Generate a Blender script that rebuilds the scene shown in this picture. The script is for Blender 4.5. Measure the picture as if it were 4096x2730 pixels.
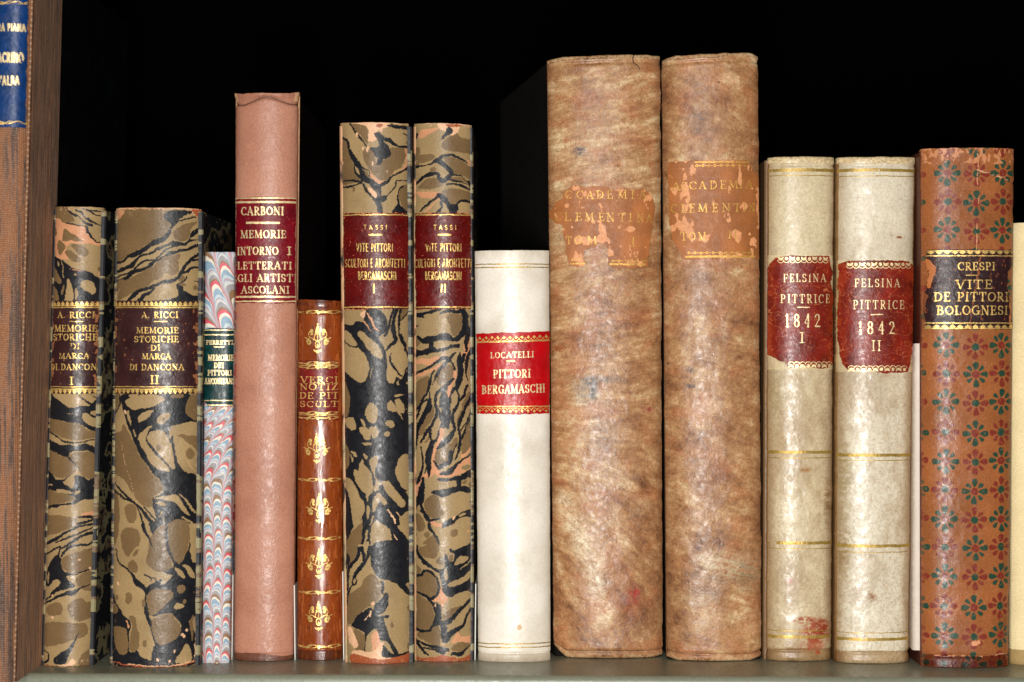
import bpy, math, random
import numpy as np

# ------------------------------------------------------------------ camera, world, lamps, exposure
SC = bpy.context.scene
for o in list(bpy.data.objects):
    bpy.data.objects.remove(o)
D = 0.90                       # camera to the plane of the spines (m)
FRAME_W = 0.442                # width of the view at that plane (m)
cam_d = bpy.data.cameras.new("camera")
cam = bpy.data.objects.new("camera", cam_d)
SC.collection.objects.link(cam)
cam.location = (0, -D, 0)
cam.rotation_euler = (math.radians(90), 0, 0)
cam_d.sensor_width = 36.0
cam_d.lens = 36.0 * D / FRAME_W
cam_d.clip_start, cam_d.clip_end = 0.02, 20
cam_d.dof.use_dof = True
cam_d.dof.focus_distance = D
cam_d.dof.aperture_fstop = 9.0
SC.camera = cam

world = bpy.data.worlds.new("World")
SC.world = world
world.use_nodes = True
bg = world.node_tree.nodes["Background"]
bg.inputs[0].default_value = (0.9, 0.95, 1.0, 1)
bg.inputs[1].default_value = 0.002


def area(name, loc, target, sx, sy, power, col):
    l = bpy.data.lights.new(name, 'AREA')
    l.shape, l.size, l.size_y, l.energy, l.color = 'RECTANGLE', sx, sy, power, col
    o = bpy.data.objects.new(name, l)
    SC.collection.objects.link(o)
    o.location = loc
    d = (target[0] - loc[0], target[1] - loc[1], target[2] - loc[2])
    from mathutils import Vector
    o.rotation_euler = Vector(d).to_track_quat('-Z', 'Y').to_euler()
    return o


area("key_lamp", (-0.03, -0.94, -0.10), (0.0, 0, -0.02), 0.085, 0.20, 8.3, (1.0, 0.98, 0.945))
area("fill_lamp", (-0.02, -1.05, 0.34), (0, 0, 0.02), 0.30, 0.12, 3.6, (1.0, 0.975, 0.935))

SC.view_settings.view_transform = 'Standard'
SC.view_settings.look = 'None'
SC.view_settings.exposure = 0.0
SC.view_settings.gamma = 1.0
SC.view_settings.use_curve_mapping = False

# ------------------------------------------------------------------ units: photograph pixels (4096 wide) on the spine plane
S = FRAME_W / 4096.0
CX, CY = 2048.0, 1365.0
HB = 1281.0                    # bottoms of books on the spine plane, in those pixels under eye level
ZS = -HB * S                   # shelf height


def hash2(ix, iy, seed):
    h = (ix.astype(np.int64) * 374761393 + iy.astype(np.int64) * 668265263 + seed * 144269504) & 0xFFFFFFFF
    h = ((h ^ (h >> 13)) * 1274126177) & 0xFFFFFFFF
    h = h ^ (h >> 16)
    return (h & 0xFFFFFF) / float(0xFFFFFF)


def vnoise(x, y, seed=0):
    ix, iy = np.floor(x), np.floor(y)
    fx, fy = x - ix, y - iy
    fx = fx * fx * (3 - 2 * fx)
    fy = fy * fy * (3 - 2 * fy)
    a, b = hash2(ix, iy, seed), hash2(ix + 1, iy, seed)
    c, d = hash2(ix, iy + 1, seed), hash2(ix + 1, iy + 1, seed)
    return (a + (b - a) * fx) * (1 - fy) + (c + (d - c) * fx) * fy


def fbm(x, y, seed=0, octv=4, gain=0.5):
    s, a, t = 0.0, 1.0, 0.0
    for k in range(octv):
        s = s + a * vnoise(x * 2 ** k + 17.3 * k, y * 2 ** k + 9.1 * k, seed + k * 7)
        t += a
        a *= gain
    return s / t


def sstep(a, b, x):
    t = np.clip((x - a) / (b - a), 0, 1)
    return t * t * (3 - 2 * t)


def lin(c):
    c = np.asarray(c, dtype=np.float64) / 255.0
    return np.where(c <= 0.04045, c / 12.92, ((c + 0.055) / 1.055) ** 2.4)


def rgb(c):
    l = lin(c)
    return (float(l[0]), float(l[1]), float(l[2]), 1.0)


# ------------------------------------------------------------------ scene objects
COL = SC.collection
BOOKS = 'old books standing in a row on the shelf'


def thing(name, label, cat, loc=(0, 0, 0), group=None):
    o = bpy.data.objects.new(name, None)
    COL.objects.link(o)
    o.location = loc
    o.empty_display_size = 0.02
    o['label'] = label
    o['category'] = cat
    if group:
        o['group'] = group
    return o


def mk_mesh(name, verts, faces, mat, parent=None, col=None, smooth=True, origin=(0, 0, 0), label=None):
    """verts (N,3) world, faces (M,4) or a list; col (N,3) sRGB 0-255"""
    me = bpy.data.meshes.new(name)
    v = np.asarray(verts, dtype=np.float64) - np.asarray(origin, dtype=np.float64)
    if isinstance(faces, np.ndarray):
        me.vertices.add(len(v))
        me.vertices.foreach_set('co', v.astype(np.float32).ravel())
        n, k = faces.shape
        me.loops.add(n * k)
        me.loops.foreach_set('vertex_index', faces.astype(np.int32).ravel())
        me.polygons.add(n)
        me.polygons.foreach_set('loop_start', np.arange(0, n * k, k, dtype=np.int32))
        me.update(calc_edges=True)
    else:
        me.from_pydata([tuple(p) for p in v], [], faces)
        me.update()
    me.polygons.foreach_set('use_smooth', np.full(len(me.polygons), smooth))
    if col is not None:
        a = me.color_attributes.new('Col', 'FLOAT_COLOR', 'POINT')
        rgba = np.ones((len(v), 4), dtype=np.float32)
        rgba[:, :3] = lin(col)
        a.data.foreach_set('color', rgba.ravel())
    me.validate()
    me.materials.append(mat)
    o = bpy.data.objects.new(name, me)
    COL.objects.link(o)
    if parent:
        o.parent = parent
    if label:
        o['label'] = label
    return o


def child_of(o, part):
    """hang a sub-part under a part (both are built in the thing's coordinates)"""
    o.parent = part
    return o


# ------------------------------------------------------------------ materials
def mk(name, color=None, rough=0.45, spec=0.5, metal=0.0, grain=(1500, 0.25), grain2=None, var=(300, 0.12),
       fine=(2500, 0.10), rough_var=0.12, gscale=(1, 1, 1), ramp=None, coat=0.0):
    m = bpy.data.materials.new(name)
    m.use_nodes = True
    nt = m.node_tree
    N, L = nt.nodes, nt.links
    b = N["Principled BSDF"]
    tc = N.new('ShaderNodeTexCoord')
    mp = N.new('ShaderNodeMapping')
    mp.inputs['Scale'].default_value = gscale
    L.new(tc.outputs['Object'], mp.inputs[0])

    def noise(scale, detail=3, rgh=0.55):
        n = N.new('ShaderNodeTexNoise')
        n.inputs['Scale'].default_value = scale
        n.inputs['Detail'].default_value = detail
        n.inputs['Roughness'].default_value = rgh
        L.new(mp.outputs[0], n.inputs['Vector'])
        return n.outputs[0]
    if ramp is not None:
        n = noise(ramp[0], 4)
        cr = N.new('ShaderNodeValToRGB')
        cr.color_ramp.interpolation = ramp[2] if len(ramp) > 2 else 'LINEAR'
        e = cr.color_ramp.elements
        while len(e) < len(ramp[1]):
            e.new(0.5)
        for el, (p, c) in zip(e, ramp[1]):
            el.position = p
            el.color = rgb(c)
        L.new(n, cr.inputs[0])
        base = cr.outputs[0]
    elif color is None:
        a = N.new('ShaderNodeAttribute')
        a.attribute_name = 'Col'
        base = a.outputs['Color']
    else:
        c = N.new('ShaderNodeRGB')
        c.outputs[0].default_value = rgb(color)
        base = c.outputs[0]
    for sc, amt in (var, fine):
        if amt <= 0:
            continue
        mr = N.new('ShaderNodeMapRange')
        mr.inputs[1].default_value, mr.inputs[2].default_value = 0.25, 0.75
        mr.inputs[3].default_value, mr.inputs[4].default_value = 1 - amt, 1 + amt
        L.new(noise(sc, 3), mr.inputs[0])
        mx = N.new('ShaderNodeVectorMath')
        mx.operation = 'SCALE'
        L.new(base, mx.inputs[0])
        L.new(mr.outputs[0], mx.inputs['Scale'])
        base = mx.outputs[0]
    L.new(base, b.inputs['Base Color'])
    mr = N.new('ShaderNodeMapRange')
    mr.inputs[1].default_value, mr.inputs[2].default_value = 0.3, 0.7
    mr.inputs[3].default_value, mr.inputs[4].default_value = max(0.05, rough - rough_var), min(1, rough + rough_var)
    L.new(noise(420, 4), mr.inputs[0])
    L.new(mr.outputs[0], b.inputs['Roughness'])
    b.inputs['Metallic'].default_value = metal
    b.inputs['Specular IOR Level'].default_value = spec
    b.inputs['Coat Weight'].default_value = coat
    b.inputs['Coat Roughness'].default_value = 0.25
    prev = None
    for g in (grain, grain2):
        if not g:
            continue
        bp = N.new('ShaderNodeBump')
        bp.inputs['Strength'].default_value = g[1]
        bp.inputs['Distance'].default_value = g[2] if len(g) > 2 else 0.0004
        L.new(noise(g[0], 2), bp.inputs['Height'])
        if prev:
            L.new(prev, bp.inputs['Normal'])
        prev = bp.outputs[0]
    if prev:
        L.new(prev, b.inputs['Normal'])
    return m


M = {}
M['marble'] = mk('marbled_paper', rough=0.37, grain=(900, 0.22), grain2=(160, 0.06, 0.001), var=(60, 0.07), fine=(1700, 0.16), spec=0.30)
M['comb'] = mk('combed_paper', rough=0.5, grain=(900, 0.10), var=(80, 0.05), fine=(1700, 0.08), spec=0.35)
M['leather'] = mk('worn_leather', rough=0.38, grain=(800, 0.30), grain2=(110, 0.16, 0.0012), spec=0.34, var=(90, 0.07), fine=(1300, 0.20))
M['pink_leather'] = mk('pink_leather', rough=0.40, grain=(800, 0.42), grain2=(150, 0.12, 0.0012), var=(70, 0.04), fine=(1300, 0.15), spec=0.36)
M['calf'] = mk('polished_calf', rough=0.30, grain=(600, 0.22), grain2=(150, 0.35, 0.0013), var=(110, 0.12), fine=(1400, 0.10), gscale=(1, 1, 0.35), spec=0.55)
M['vellum'] = mk('vellum', rough=0.34, grain=(700, 0.20), grain2=(100, 0.07, 0.0012), spec=0.42, var=(100, 0.05), fine=(1200, 0.16))
M['white_vellum'] = mk('white_vellum', rough=0.34, grain=(650, 0.14), grain2=(110, 0.12, 0.0014), var=(90, 0.05), fine=(1300, 0.08), spec=0.40)
M['flower'] = mk('printed_paper', rough=0.35, grain=(900, 0.25), grain2=(110, 0.05, 0.0012), var=(70, 0.07), fine=(1300, 0.16), spec=0.28)
M['label'] = mk('label_leather', rough=0.36, grain=(700, 0.30), grain2=(220, 0.2, 0.001), var=(120, 0.10), fine=(1400, 0.10), spec=0.36)
M['old_label'] = mk('flaked_label', rough=0.5, grain=(800, 0.25), grain2=(200, 0.2, 0.001), var=(120, 0.07), fine=(1400, 0.10), spec=0.35)
M['gold'] = mk('gold_leaf', color=(232, 192, 112), rough=0.42, metal=0.55, grain=(900, 0.35), grain2=(250, 0.3, 0.001), var=(380, 0.28), fine=(1300, 0.2), spec=0.5)
M['pale_gold'] = mk('pale_gold_leaf', color=(240, 214, 160), rough=0.42, metal=0.45, grain=(900, 0.35), var=(380, 0.25), fine=(1300, 0.2))
M['old_gold'] = mk('worn_gold_leaf', color=(206, 160, 76), rough=0.5, metal=0.4, grain=(900, 0.3), var=(380, 0.3), fine=(1300, 0.2))
M['dull_gold'] = mk('dull_gold_leaf', color=(172, 140, 66), rough=0.42, metal=0.4, grain=(900, 0.3), var=(240, 0.3), fine=(1300, 0.2))
M['cloth'] = mk('woven_cloth', rough=0.75, grain=(700, 0.25), var=(60, 0.05), fine=(1200, 0.12), spec=0.3)
M['page'] = mk('page_paper', color=(196, 176, 138), rough=0.85, grain=(1200, 0.4), var=(150, 0.1), gscale=(4, 0.2, 0.2), spec=0.2)
M['cover_marble'] = mk('cover_marbled_paper', rough=0.5, grain=(900, 0.15), var=(90, 0.06), spec=0.35, gscale=(0.12, 0.3, 0.8),
                       ramp=(95, [(0.0, (28, 28, 32)), (0.42, (30, 30, 34)), (0.48, (140, 130, 94)), (0.53, (112, 90, 66)), (0.56, (34, 34, 38)), (0.67, (132, 120, 88)), (0.70, (30, 30, 34))], 'CONSTANT'))
M['cover_worn'] = mk('cover_worn_paper', rough=0.6, grain=(500, 0.4), var=(90, 0.06), spec=0.3, gscale=(1, 0.4, 0.4),
                     ramp=(150, [(0.0, (32, 30, 32)), (0.40, (60, 52, 44)), (0.47, (206, 152, 112)), (0.62, (186, 160, 120)), (0.75, (40, 36, 36))], 'LINEAR'))
M['cover_brown_shaded'] = mk('cover_brown_in_shade', color=(24, 13, 9), rough=0.8, spec=0.06)  # brown board side, its fall into shade put into the near-black colour
M['cover_pink'] = mk('cover_brown_cloth', color=(112, 66, 48), rough=0.6, spec=0.3)
M['cover_calf'] = mk('cover_calf', color=(118, 58, 26), rough=0.4)
M['cover_cream'] = mk('cover_cream', color=(206, 194, 170), rough=0.5)
M['cover_tan_shaded'] = mk('cover_tan_leather_shaded', color=(20, 13, 8), rough=0.9, grain=(800, 0.3), var=(50, 0.5), spec=0.15)  # same tan leather as the spines, darkened so the colour carries the shade
M['cover_vellum'] = mk('cover_vellum', color=(116, 84, 50), rough=0.5, var=(50, 0.2))
M['cover_rust'] = mk('cover_rust', color=(88, 42, 26), rough=0.5, var=(60, 0.25))
M['cover_green_shaded'] = mk('cover_green_paper_shaded', rough=0.85, spec=0.05, ramp=(60, [(0.3, (1, 1, 1)), (0.58, (2, 2, 2)), (0.70, (4, 14, 12)), (0.85, (6, 24, 20))]))  # dark green paper, deepened to near-black to hold the shade
M['card'] = mk('white_card', color=(226, 222, 214), rough=0.6, grain=(900, 0.1), var=(100, 0.04), spec=0.3)
M['booklet'] = mk('booklet_paper', color=(220, 204, 190), rough=0.6, grain=(900, 0.15), grain2=(60, 0.3, 0.002), var=(90, 0.08), spec=0.3)


# ------------------------------------------------------------------ painting on a grid of photograph-pixel coordinates
PAL = dict(l=(160, 133, 92), d=(119, 94, 62), k=(27, 27, 31), p=(206, 146, 106), r=(160, 82, 48), c=(224, 176, 136),
           o=(138, 122, 82))


def catmull(pts, closed, n=5):
    p = np.asarray(pts, dtype=np.float64)
    m = len(p)
    if m < 3:
        return p
    out = []
    rng = range(m) if closed else range(m - 1)
    for i in rng:
        if closed:
            a, b, c, d = p[(i - 1) % m], p[i], p[(i + 1) % m], p[(i + 2) % m]
        else:
            a, b, c, d = p[max(i - 1, 0)], p[i], p[i + 1], p[min(i + 2, m - 1)]
        for t in np.linspace(0, 1, n, endpoint=False):
            out.append(0.5 * ((2 * b) + (c - a) * t + (2 * a - 5 * b + 4 * c - d) * t * t + (3 * b - a - 3 * c + d) * t ** 3))
    if not closed:
        out.append(p[-1])
    return np.array(out)


class Painter:
    def __init__(self, X, Y, base=(0, 0, 0), seed=1, wob=2.4, channels=3):
        self.X, self.Y = X, Y
        self.c = np.zeros(X.shape + (3,))
        self.c[:] = base
        self.m = np.zeros(X.shape, dtype=bool)
        self.wx = wob * (2.2 * (fbm(X / 26, Y / 26, seed, 2) - .5) + 1.5 * (fbm(X / 7, Y / 7, seed + 3, 2) - .5)) * 1.5
        self.wy = wob * (2.2 * (fbm(X / 26, Y / 26, seed + 11, 2) - .5) + 1.5 * (fbm(X / 7, Y / 7, seed + 13, 2) - .5)) * 1.5
        self.fz = fbm(X / 4.0, Y / 4.0, seed + 31, 2) - .5
        self.T = (0.0, 0.0, 1.0)
        self.rowmin, self.rowmax = Y.min(axis=1), Y.max(axis=1)
        self.colmin, self.colmax = X.min(axis=0), X.max(axis=0)

    def crop(self, x0, y0, x1, outw):
        self.T = (x0, y0, (x1 - x0) / float(outw))

    def tr(self, pts):
        p = np.asarray(pts, dtype=np.float64).copy()
        k = self.T[2]
        p[:, 0] = self.T[0] + p[:, 0] * k
        p[:, 1] = self.T[1] + p[:, 1] * k
        if p.shape[1] > 2:
            p[:, 2] *= k
        return p

    def sub(self, x0, x1, y0, y1, pad=8):
        r = np.nonzero((self.rowmax >= y0 - pad) & (self.rowmin <= y1 + pad))[0]
        q = np.nonzero((self.colmax >= x0 - pad) & (self.colmin <= x1 + pad))[0]
        if len(r) == 0 or len(q) == 0:
            return None
        return slice(r[0], r[-1] + 1), slice(q[0], q[-1] + 1)

    def put(self, sl, mask, col):
        if col is None:
            self.m[sl] |= mask
        elif col == 'erase':
            self.m[sl] &= ~mask
        else:
            if isinstance(col, str):
                col = PAL[col]
            self.c[sl][mask] = col

    def poly(self, col, pts, smooth=True, raw=False, wob=1.0):
        p = np.asarray(pts, dtype=np.float64) if raw else self.tr(pts)
        if smooth:
            p = catmull(p, True)
        sl = self.sub(p[:, 0].min(), p[:, 0].max(), p[:, 1].min(), p[:, 1].max())
        if sl is None:
            return
        x = self.X[sl] + wob * self.wx[sl]
        y = self.Y[sl] + wob * self.wy[sl]
        ins = np.zeros(x.shape, dtype=bool)
        for (ax, ay), (bx, by) in zip(p, np.roll(p, -1, axis=0)):
            if ay == by:
                continue
            ins ^= ((ay > y) != (by > y)) & (x < (bx - ax) * (y - ay) / (by - ay) + ax)
        self.put(sl, ins, col)

    def line(self, col, pts, smooth=True, raw=False, wob=1.0, fuzz=1.0):
        p = np.asarray(pts, dtype=np.float64) if raw else self.tr(pts)
        if smooth:
            p = catmull(p, False)
        w = p[:, 2].max()
        sl = self.sub(p[:, 0].min() - w, p[:, 0].max() + w, p[:, 1].min() - w, p[:, 1].max() + w)
        if sl is None:
            return
        x = self.X[sl] + wob * self.wx[sl]
        y = self.Y[sl] + wob * self.wy[sl]
        best = np.full(x.shape, 1e9)
        for a, b in zip(p[:-1], p[1:]):
            d = b[:2] - a[:2]
            ll = d @ d
            if ll < 1e-9:
                continue
            t = np.clip(((x - a[0]) * d[0] + (y - a[1]) * d[1]) / ll, 0, 1)
            dist = np.hypot(x - a[0] - t * d[0], y - a[1] - t * d[1]) - 0.5 * (a[2] + t * (b[2] - a[2]))
            best = np.minimum(best, dist)
        self.put(sl, best < self.fz[sl] * 3.0 * fuzz * wob, col)

    def ell(self, col, cx, cy, rx, ry, rot=0, raw=False, wob=1.0):
        a = np.linspace(0, 2 * np.pi, 16, endpoint=False)
        c, s = math.cos(rot), math.sin(rot)
        px, py = rx * np.cos(a), ry * np.sin(a)
        self.poly(col, np.stack([cx + px * c - py * s, cy + px * s + py * c], 1), True, raw, wob)


# ------------------------------------------------------------------ letters: strokes on a unit cap height
def _st(x, a=0, b=1):
    return ('S', x, a, x, b, 'T')


GL = {
    'A': (.78, [('S', .06, 0, .37, 1, 't'), ('S', .37, 1, .67, 0, 'T'), ('S', .17, .33, .57, .33, 't'), ('F', .07, 0, .12), ('F', .67, 0, .14)]),
    'B': (.64, [_st(.15), ('A', .28, .75, .2, .25, -90, 90), ('A', .30, .26, .24, .26, -90, 90), ('S', .15, 1, .28, 1, 't'), ('S', .15, .51, .3, .51, 't'), ('S', .15, 0, .3, 0, 't'), ('F', .12, 0, .1), ('F', .12, 1, .1)]),
    'C': (.70, [('A', .41, .5, .33, .5, 48, 312), ('K', .64, .72, .64, .96)]),
    'D': (.74, [_st(.15), ('A', .29, .5, .37, .5, -90, 90), ('S', .15, 1, .29, 1, 't'), ('S', .15, 0, .29, 0, 't'), ('F', .12, 0, .1), ('F', .12, 1, .1)]),
    'E': (.60, [_st(.15), ('S', .15, 1, .53, 1, 't'), ('S', .15, .52, .42, .52, 't'), ('S', .15, 0, .55, 0, 't'), ('K', .53, 1, .53, .8), ('K', .55, 0, .55, .22), ('K', .42, .42, .42, .62), ('F', .12, 0, .1), ('F', .12, 1, .1)]),
    'F': (.56, [_st(.15), ('S', .15, 1, .53, 1, 't'), ('S', .15, .5, .42, .5, 't'), ('K', .53, 1, .53, .78), ('K', .42, .4, .42, .6), ('F', .15, 0, .14), ('F', .12, 1, .1)]),
    'G': (.76, [('A', .41, .5, .33, .5, 48, 312), ('K', .64, .72, .64, .96), ('S', .65, .08, .65, .42, 'T'), ('F', .63, .43, .13)]),
    'H': (.80, [_st(.15), _st(.65), ('S', .15, .5, .65, .5, 't'), ('F', .15, 0, .13), ('F', .15, 1, .13), ('F', .65, 0, .13), ('F', .65, 1, .13)]),
    'I': (.32, [_st(.16), ('F', .16, 0, .14), ('F', .16, 1, .14)]),
    'L': (.58, [_st(.15), ('S', .15, 0, .54, 0, 't'), ('K', .54, 0, .54, .25), ('F', .12, 0, .1), ('F', .15, 1, .14)]),
    'M': (.94, [('S', .11, 0, .15, 1, 't'), ('S', .15, 1, .46, .04, 'T'), ('S', .46, .04, .77, 1, 't'), ('S', .78, 1, .82, 0, 'T'), ('F', .11, 0, .11), ('F', .82, 0, .13), ('F', .1, 1, .07), ('F', .82, 1, .08)]),
    'N': (.80, [('S', .14, 0, .14, 1, 't'), ('S', .14, 1, .66, 0, 'T'), ('S', .66, 0, .66, 1, 't'), ('F', .14, 0, .12), ('F', .66, 1, .12), ('F', .09, 1, .08)]),
    'O': (.78, [('A', .39, .5, .33, .5, 0, 360)]),
    'P': (.62, [_st(.15), ('A', .30, .72, .24, .28, -90, 90), ('S', .15, 1, .3, 1, 't'), ('S', .15, .44, .3, .44, 't'), ('F', .15, 0, .14), ('F', .12, 1, .1)]),
    'R': (.70, [_st(.15), ('A', .30, .74, .22, .26, -90, 90), ('S', .15, 1, .3, 1, 't'), ('S', .15, .48, .3, .48, 't'), ('S', .3, .48, .61, 0, 'T'), ('F', .15, 0, .13), ('F', .62, 0, .08), ('F', .12, 1, .1)]),
    'S': (.58, [('A', .28, .75, .2, .25, 25, 270), ('A', .28, .25, .22, .25, 90, -155), ('K', .48, .72, .48, .95), ('K', .07, .05, .07, .28)]),
    'T': (.70, [_st(.35), ('S', .04, 1, .66, 1, 't'), ('K', .04, 1, .04, .76), ('K', .66, 1, .66, .76), ('F', .35, 0, .14)]),
    'U': (.76, [('S', .15, 1, .15, .3, 'T'), ('A', .38, .3, .23, .3, 180, 360), ('S', .61, .3, .61, 1, 't'), ('F', .15, 1, .13), ('F', .61, 1, .12)]),
    'V': (.76, [('S', .09, 1, .38, 0, 'T'), ('S', .38, 0, .67, 1, 't'), ('F', .09, 1, .13), ('F', .67, 1, .11)]),
    'Z': (.64, [('S', .07, 1, .55, 1, 't'), ('S', .55, 1, .07, 0, 'T'), ('S', .07, 0, .58, 0, 't'), ('K', .07, 1, .07, .8), ('K', .58, 0, .58, .22)]),
    '1': (.36, [_st(.19), ('S', .19, 1, .06, .86, 't'), ('F', .19, 0, .12)]),
    '2': (.58, [('A', .28, .73, .21, .27, 165, -35), ('S', .45, .58, .08, .05, 't'), ('S', .08, .04, .53, .04, 'T')]),
    '4': (.62, [('S', .42, 1, .05, .3, 't'), ('S', .05, .3, .58, .3, 't'), ('S', .43, 0, .43, 1, 'T'), ('F', .43, 0, .1)]),
    '8': (.60, [('A', .30, .76, .19, .24, 0, 360), ('A', .30, .26, .23, .26, 0, 360)]),
    '.': (.22, [('S', .1, .06, .11, .06, 'T')]),
    "'": (.22, [('S', .11, 1, .09, .76, 'T')]),
    ' ': (.38, []),
}


def text(P, s, x0, x1, y0, y1, T=0.17, t=0.085, serif=True, slope=0.0, wob=0.35, col=None, track=0.13):
    """write s between x0..x1, cap top y0, baseline y1 (photograph pixels)"""
    h = y1 - y0
    adv = [GL[c][0] + track for c in s]
    tot = sum(adv) - track
    kx = (x1 - x0) / tot
    x = x0
    cx = 0.5 * (x0 + x1)
    for c, a in zip(s, adv):
        for g in GL[c][1]:
            def pt(px, py):
                X = x + px * kx
                return X, y1 - py * h + slope * (X - cx)
            if g[0] == 'S':
                w = (T if (g[5] == 'T' or not serif) else t) * h
                (ax, ay), (bx, by) = pt(g[1], g[2]), pt(g[3], g[4])
                P.line(col, [(ax, ay, w), (bx, by, w)], False, True, wob, 0.4)
            elif g[0] == 'A':
                n = 22
                an = np.radians(np.linspace(g[5], g[6], n))
                pts = []
                for q in an:
                    X, Y = pt(g[1] + g[3] * math.cos(q), g[2] + g[4] * math.sin(q))
                    w = (t + (T - t) * abs(math.cos(q)) ** 1.2 if serif else T) * h
                    pts.append((X, Y, w))
                P.line(col, pts, False, True, wob, 0.4)
            elif serif:
                if g[0] == 'F':
                    (ax, ay), (bx, by) = pt(g[1] - g[3], g[2]), pt(g[1] + g[3], g[2])
                else:
                    (ax, ay), (bx, by) = pt(g[1], g[2]), pt(g[3], g[4])
                P.line(col, [(ax, ay, t * h * 1.05), (bx, by, t * h * 1.05)], False, True, wob, 0.4)
        x += a * kx


def rule(P, x0, x1, y, w, slope=0.0, col=None, wob=0.5):
    c = .5 * (x0 + x1)
    P.line(col, [(x0, y + slope * (x0 - c), w), (x1, y + slope * (x1 - c), w)], False, True, wob, 0.5)


def teeth(P, x0, x1, y0, y1, period, up=True, slope=0.0):
    """band of gilt points: solid at its base, scalloped points away from it"""
    sl = P.sub(x0, x1, y0 - 4, y1 + 4)
    if sl is None:
        return
    X, Y = P.X[sl] + .3 * P.wx[sl], P.Y[sl] + .3 * P.wy[sl] - slope * (P.X[sl] - .5 * (x0 + x1))
    f = np.abs(((X - x0) / period) % 1 - .5) * 2
    t = (y1 - Y) / (y1 - y0) if up else (Y - y0) / (y1 - y0)
    m = (t > 0) & (t < 1 - 0.62 * f ** 1.2) & (X > x0) & (X < x1)
    hole = (t < .42) & (t > .2) & (np.abs(f - .8) < .12)
    P.m[sl] |= m & ~hole


def arcs_border(P, x0, x1, y0, y1, period, up=True, slope=0.0, style=0):
    h = y1 - y0
    n = int(round((x1 - x0) / period))
    period = (x1 - x0) / n
    c = .5 * (x0 + x1)
    for i in range(n):
        cx = x0 + (i + .5) * period
        oy = slope * (cx - c)
        yb = (y1 if up else y0) + oy
        sg = -1 if up else 1
        a = np.linspace(0, np.pi, 9)
        if style == 0:
            P.line(None, [(cx - period * .5 + period * .5 * (1 - math.cos(q)), yb + sg * (h * .5 - h * .5 * math.sin(q)), 2.6) for q in a], False, True, .4, .4)
            P.ell(None, cx, yb + sg * h * .62, period * .17, h * .30, 0, True, .8)
            P.ell(None, cx, yb + sg * h * .60, period * .30, h * .12, 0, True, .8)
        else:
            P.line(None, [(cx - period * .5 + period * .5 * (1 - math.cos(q)), yb + sg * (h * .42 - h * .42 * math.sin(q)), 3.0) for q in a], False, True, .4, .4)
            if i % 2:
                P.ell(None, cx, yb + sg * h * .62, period * .30, h * .30, 0, True, .6)
            else:
                P.poly(None, [(cx - period * .5, yb + sg * h * .95), (cx, yb + sg * h * .8), (cx + period * .5, yb + sg * h * .95), (cx + period * .3, yb + sg * h * .42), (cx - period * .3, yb + sg * h * .42)], True, True, .6)
                P.ell('erase', cx, yb + sg * h * .92, period * .1, h * .12, 0, True, .4)


def chain(P, x0, x1, y, period, slope=0.0):
    n = int((x1 - x0) / period)
    for i in range(n):
        cx = x0 + (i + .5) * period
        cy = y + slope * (cx - .5 * (x0 + x1))
        a = np.linspace(0, 2 * np.pi, 10)
        P.line(None, [(cx + 4.2 * math.cos(q), cy + 4.2 * math.sin(q), 3) for q in a], False, True, .5, .6)
        P.line(None, [(cx + period * .32, cy, 3), (cx + period * .68, cy, 3)], False, True, .5, .6)


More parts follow.
